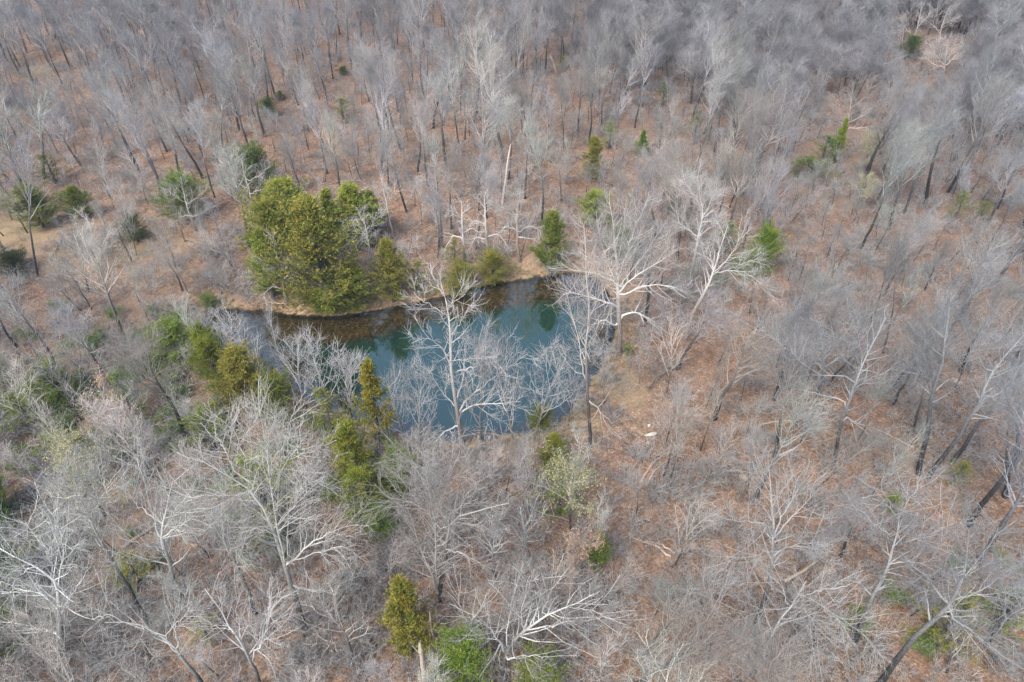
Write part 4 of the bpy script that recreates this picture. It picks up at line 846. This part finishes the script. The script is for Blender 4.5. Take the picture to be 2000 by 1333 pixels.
# ================================================================== STUFF: the far wood, and undergrowth
def gn_scatter(name, protos, pts, kind='stuff'):
    """pts: rows x, y, z, scale_x, scale_z, rot, index"""
    pts = np.array(pts, float); pc = bpy.data.collections.new(name+'_kinds')
    for k, me_ in enumerate(protos):
        ob = bpy.data.objects.new('%s_kind_%02d' % (name, k), me_); pc.objects.link(ob)
    me_ = bpy.data.meshes.new(name); me_.vertices.add(len(pts)); me_.vertices.foreach_set('co', pts[:, :3].astype(np.float32).ravel())
    me_.attributes.new('rot', 'FLOAT_VECTOR', 'POINT').data.foreach_set('vector', np.c_[pts[:, 7:9], pts[:, 5]].astype(np.float32).ravel())
    me_.attributes.new('scl', 'FLOAT_VECTOR', 'POINT').data.foreach_set('vector', np.c_[pts[:, 3], pts[:, 3], pts[:, 4]].astype(np.float32).ravel())
    me_.attributes.new('pick', 'INT', 'POINT').data.foreach_set('value', pts[:, 6].astype(np.int32))
    o = bpy.data.objects.new(name, me_); col.objects.link(o)
    ng = bpy.data.node_groups.new(name, 'GeometryNodeTree')
    ng.interface.new_socket('Geometry', in_out='INPUT', socket_type='NodeSocketGeometry'); ng.interface.new_socket('Geometry', in_out='OUTPUT', socket_type='NodeSocketGeometry')
    N, Lk = ng.nodes, ng.links
    gi, go_ = N.new('NodeGroupInput'), N.new('NodeGroupOutput'); ip = N.new('GeometryNodeInstanceOnPoints'); ci = N.new('GeometryNodeCollectionInfo')
    ci.inputs['Collection'].default_value = pc; ci.inputs['Separate Children'].default_value = True; ci.inputs['Reset Children'].default_value = True
    def att(nm, ty):
        a = N.new('GeometryNodeInputNamedAttribute'); a.data_type = ty; a.inputs['Name'].default_value = nm; return a.outputs['Attribute']
    Lk.new(gi.outputs[0], ip.inputs['Points']); Lk.new(ci.outputs[0], ip.inputs['Instance']); ip.inputs['Pick Instance'].default_value = True
    Lk.new(att('pick', 'INT'), ip.inputs['Instance Index']); Lk.new(att('rot', 'FLOAT_VECTOR'), ip.inputs['Rotation']); Lk.new(att('scl', 'FLOAT_VECTOR'), ip.inputs['Scale'])
    Lk.new(ip.outputs[0], go_.inputs[0]); md = o.modifiers.new('scatter', 'NODES'); md.node_group = ng
    tag(o, kind=kind); return o
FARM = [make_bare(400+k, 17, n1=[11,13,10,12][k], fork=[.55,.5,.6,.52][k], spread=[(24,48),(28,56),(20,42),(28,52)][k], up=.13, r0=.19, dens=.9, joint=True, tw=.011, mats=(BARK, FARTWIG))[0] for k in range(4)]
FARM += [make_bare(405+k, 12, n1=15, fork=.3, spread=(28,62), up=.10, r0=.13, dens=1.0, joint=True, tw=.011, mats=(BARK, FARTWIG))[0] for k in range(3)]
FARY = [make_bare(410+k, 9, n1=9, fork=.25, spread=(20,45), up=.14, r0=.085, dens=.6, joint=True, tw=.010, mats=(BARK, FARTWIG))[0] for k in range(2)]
def farkind(x, y, g): return g.randrange(4) if g.random() > float(sstep(-.05, .25, x/y))*.8 else 4+g.randrange(3)
def farpt(x, y, z, h, g):
    k = farkind(x, y, g); f = g.uniform(1.0, 1.35)
    return (x, y, z, h/17*f, h/17, g.uniform(0, 6.28), k, g.gauss(0, .05), g.gauss(0, .05)) if k < 4 else (x, y, z, h/14.5*f, h/14.5, g.uniform(0, 6.28), k, g.gauss(0, .05), g.gauss(0, .05))
gb = random.Random(91); band = []            # the woods go on past the sides of the view
for _ in range(5000):
    y = 6+250*gb.random(); half = .75*(.777*y+38); x = gb.choice((-1, 1))*(half+gb.uniform(3, 26)); z = hz(x, y)
    if in_view(x, y, z, 15, 70) or any((x-a)**2+(y-b_)**2 < 38 for a, b_ in band): continue
    band.append((x, y)); far.append((x, y, z, gb.uniform(11, 18), gb))
print('band', len(band))
pts = [farpt(*q) for q in far]
pts += [(x, y, z, h/9*g.uniform(.85, 1.2), h/9, g.uniform(0, 6.28), 7+g.randrange(2), g.gauss(0, .06), g.gauss(0, .06)) for x, y, z, h, g in fary]
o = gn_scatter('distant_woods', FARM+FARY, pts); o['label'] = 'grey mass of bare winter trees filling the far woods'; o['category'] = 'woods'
print('far instances', len(pts), 'bare', min(len(cand), nb_), 'cand', len(cand), 'young', len(candy))
UB = [make_brush(370+k, 1.7, 5+k, spread=1.1, n2=5, n3=4, tw=.008) for k in range(3)]
us = []
g = random.Random(3)
for _ in range(20000):
    y = 12 + 185*g.random()**1.15; half = .75*(.777*y+38)+3; x = g.uniform(-half, half)
    if inside_pond(x, y, .6): continue
    u, v = project(x, y, 0)
    dn = (.85 if u < 1150 else .48) if v > 600 else .6
    if 700 < u < 1150 and v < 560: dn = .5
    if (1230 < u < 1400 and 620 < v < 900): dn = .3
    if 1090 < u < 1260 and 690 < v < 880: dn = .3
    if u < 110 and 430 < v < 500: dn = .1
    if g.random() > dn*(.65+.5*math.sin(x*.31)*math.sin(y*.27)): continue
    s = g.uniform(.5, 1.7); us.append((x, y, hz(x, y), s*1.2, s, g.uniform(0, 6.28), g.randrange(3), g.gauss(0, .15), g.gauss(0, .15)))
GB = [make_brush(380+k, 1.4, 8, spread=1.3, n2=5, n3=3, tw=.007, leaf=(LEAFY, 1500, .075)) for k in range(2)]
gs = []
for _ in range(5000):
    y = 14 + 75*g.random(); x = g.uniform(-.9*y-25, 60)
    if inside_pond(x, y, .6): continue
    u, v = project(x, y, 0); p = 0
    for (cu, cv, ru, rv, a) in [(120,830,260,110,.9),(330,730,220,80,.9),(30,1080,110,170,.8),(560,930,130,110,.8),(420,830,160,70,.7),(700,960,120,70,.6),(270,1100,60,50,.6),(1640,340,70,30,.5),(30,400,100,50,.4),(1850,1220,90,60,.5),(620,840,120,50,.7),(1420,510,90,40,.4)]:
        p = max(p, a*math.exp(-((u-cu)/ru)**2-((v-cv)/rv)**2))
    if g.random() < p*.85*(.5+.8*max(0, math.sin(x*.45+y*.1)*math.sin(y*.4))):
        s = g.uniform(.5, 1.5); gs.append((x, y, hz(x, y), s*1.2, s, g.uniform(0, 6.28), g.randrange(2), 0, 0))
o = gn_scatter('evergreen_undergrowth', GB, gs); o['label'] = 'low evergreen leafy ground cover under the near left woods'; o['category'] = 'ground cover'; print('green', len(gs))
TUFT = bark('dry_grass', (.34,.27,.16), (.50,.41,.26), .0, .6); TB = []
for k in range(2):
    gg = np.random.default_rng(390+k); nb2 = 60; Pp = np.zeros((nb2, 3, 3)); aa = gg.random(nb2)*6.283; rr_ = gg.random(nb2)
    Pp[:, 0, 0] = np.cos(aa)*.15*rr_; Pp[:, 0, 1] = np.sin(aa)*.15*rr_; hh = .3+.35*gg.random(nb2)
    Pp[:, 1] = Pp[:, 0] + np.stack([np.cos(aa)*.1, np.sin(aa)*.1, hh*.7], 1); Pp[:, 2] = Pp[:, 1] + np.stack([np.cos(aa)*.25, np.sin(aa)*.25, hh*.1], 1)
    V, F_, A = join([tubes(Pp, np.broadcast_to(np.array([.008,.006,.003]), (nb2, 3)), 3, np.full((nb2, 3), .7))]); TB.append(raw_mesh('tuft', V, F_, [TUFT], attrs={'thin': A}))
ts = []; gq = random.Random(12)
ol = np.array(OUT)
for _ in range(2600):
    q = ol[gq.randrange(len(ol))]; x = q[0]+gq.gauss(0, 1.6); y = q[1]+gq.gauss(0, 1.3); zz = hz(x, y)
    if zz < .02 or zz > 1.4: continue
    if math.sin(x*.9)*math.sin(y*1.3+x*.4) < gq.uniform(-1, .8): continue
    ts.append((x, y, zz-.02, gq.uniform(.6, 1.5), gq.uniform(.5, 1.2), gq.uniform(0, 6.28), gq.randrange(2), 0, 0))
o = gn_scatter('shore_grass', TB, ts); o['label'] = 'dry tan grass tufts along the pond bank'; o['category'] = 'grass'
LOGM = []
for k in range(3):
    gg = np.random.default_rng(700+k); Pq = resample(np.array([[0,0,0],[2.2,gg.normal()*.3,.08],[4.6,gg.normal()*.5,.05],[6.5,gg.normal()*.8,.15]]), 12, .04, gg); Rq = .13*(1-.75*np.linspace(0,1,12))
    C1, Q1 = grow(Pq[None], Rq[None], 6, .35, 1, (.12, .35), (30, 60), 5, .0, .12, .5, gg, .015); C1[..., 2] = np.abs(C1[..., 2])
    C2, Q2 = grow(C1, Q1, 3, .3, 1, (.3, .6), (30, 60), 3, .0, .15, .5, gg, .01); C2[..., 2] = np.abs(C2[..., 2])
    V, F_, A = join([tubes(Pq[None], Rq[None], 8, np.linspace(.35, .8, 12)[None]), tubes(C1, Q1, 4, np.full(Q1.shape, .6)), tubes(C2, Q2, 3, np.full(Q2.shape, .7))]); F_.append(np.arange(8)[None, ::-1])
    LOGM.append(raw_mesh('fallen_log', V, F_, [LOG], attrs={'thin': A}, smooth=True))
gq = random.Random(77); nlog = 0
while nlog < 46:
    y = 16+100*gq.random()**1.2; half = .7*(.777*y+36); x = gq.uniform(-half, half)
    if inside_pond(x, y, 3): continue
    z = hz(x, y); u, v = project(x, y, z)
    if not (20 < u < 1980 and v < 1320): continue
    a = gq.uniform(0, 6.28); sc_ = gq.uniform(.5, 1.25); e = 4*sc_; z2 = hz(x+e*math.cos(a), y+e*math.sin(a)); f = gq.uniform(.45, 1.1)
    place('fallen_log', (LOGM[gq.randrange(3)], None), x, y, a, sc_, None, 'log', 'fallen logs on the leaf litter', color=(f, f*.97, f*.94), tilt=(0, -math.atan2(z2-z, e)), z=z+.12*sc_,
          info=('long' if sc_ > .9 else 'short', '', 'pale' if f > .85 else 'dark'), Ht=.5); nlog += 1
o = gn_scatter('undergrowth', UB, us); o['label'] = 'low bare brush and saplings over the leaf litter'; o['category'] = 'undergrowth'
print('undergrowth', len(us))
# haze
HZ, n, l, b = mat('haze'); n.remove(b)
pv = n.new('ShaderNodeVolumePrincipled'); pv.inputs['Color'].default_value = (.68,.82,1,1); pv.inputs['Density'].default_value = .0003; pv.inputs['Anisotropy'].default_value = .3
l.new(pv.outputs[0], n['Material Output'].inputs['Volume'])
hv = [(sx*1700, yy, zz) for zz in (-6, 75) for sx, yy in ((-1, -500), (1, -500), (1, 2700), (-1, 2700))]
me = bpy.data.meshes.new('haze'); me.from_pydata(hv, [], [(3,2,1,0),(4,5,6,7),(0,1,5,4),(1,2,6,5),(2,3,7,6),(3,0,4,7)]); me.materials.append(HZ)
USE_HAZE = True
if USE_HAZE: o = link_mesh('haze', me); tag(o, kind='stuff')

# ================================================================== LABELS for the trees that were not described one by one
ROWS = [(110,'top-edge woods'),(190,'upper woods'),(270,'high slope'),(340,'above-cedar slope'),(420,'cedar-top slope'),(520,'cedar-level ground'),(620,'far-shore level'),(720,'open-water level'),(820,'near-water level'),(900,'near-shore level'),(980,'below-pond woods'),(1070,'lower woods'),(1160,'deeper lower woods'),(1260,'bottom woods'),(9999,'bottom-edge woods')]
COLS = [(180,'far left'),(400,'left'),(620,'left of centre'),(820,'just left of centre'),(1000,'centre left'),(1180,'centre right'),(1400,'just right of centre'),(1620,'right of centre'),(1830,'right'),(9999,'far right')]
ORD = ['leftmost','second from the left','third from the left','fourth from the left','fifth from the left','sixth from the left','seventh from the left','eighth from the left','ninth from the left','tenth from the left'] + [q+' from the left' for q in ('eleventh','twelfth','thirteenth','fourteenth','fifteenth','sixteenth','seventeenth','eighteenth')]
zones = {}
for t in THINGS:
    if t['label']: continue
    u, v = project(t['x'], t['y'], t['z'])
    r = next(nm for q, nm in ROWS if v < q); c = next(nm for q, nm in COLS if u < q)
    zones.setdefault((t['kind'], r, c), []).append((u, t))
for (kd, r, c), L in zones.items():
    L.sort(key=lambda q: q[0])
    for i, (u, t) in enumerate(L):
        form, tall, tone = t['info']; noun = {'bare_tree': 'bare tree', 'young_tree': 'young bare tree', 'fallen_log': 'fallen log'}[kd]
        look = ' '.join(q for q in (tall, form, tone) if q)
        od = 'alone' if len(L) == 1 else (ORD[i] if i < len(L)-1 or i == 0 else 'rightmost')
        t['o']['label'] = " ".join(f"{look} {noun}, {c} {r}, {od}".replace(" of centre slope", " slope").split())
print('things', len(THINGS), 'max zone', max(map(len, zones.values())), 'objects', len(bpy.data.objects))
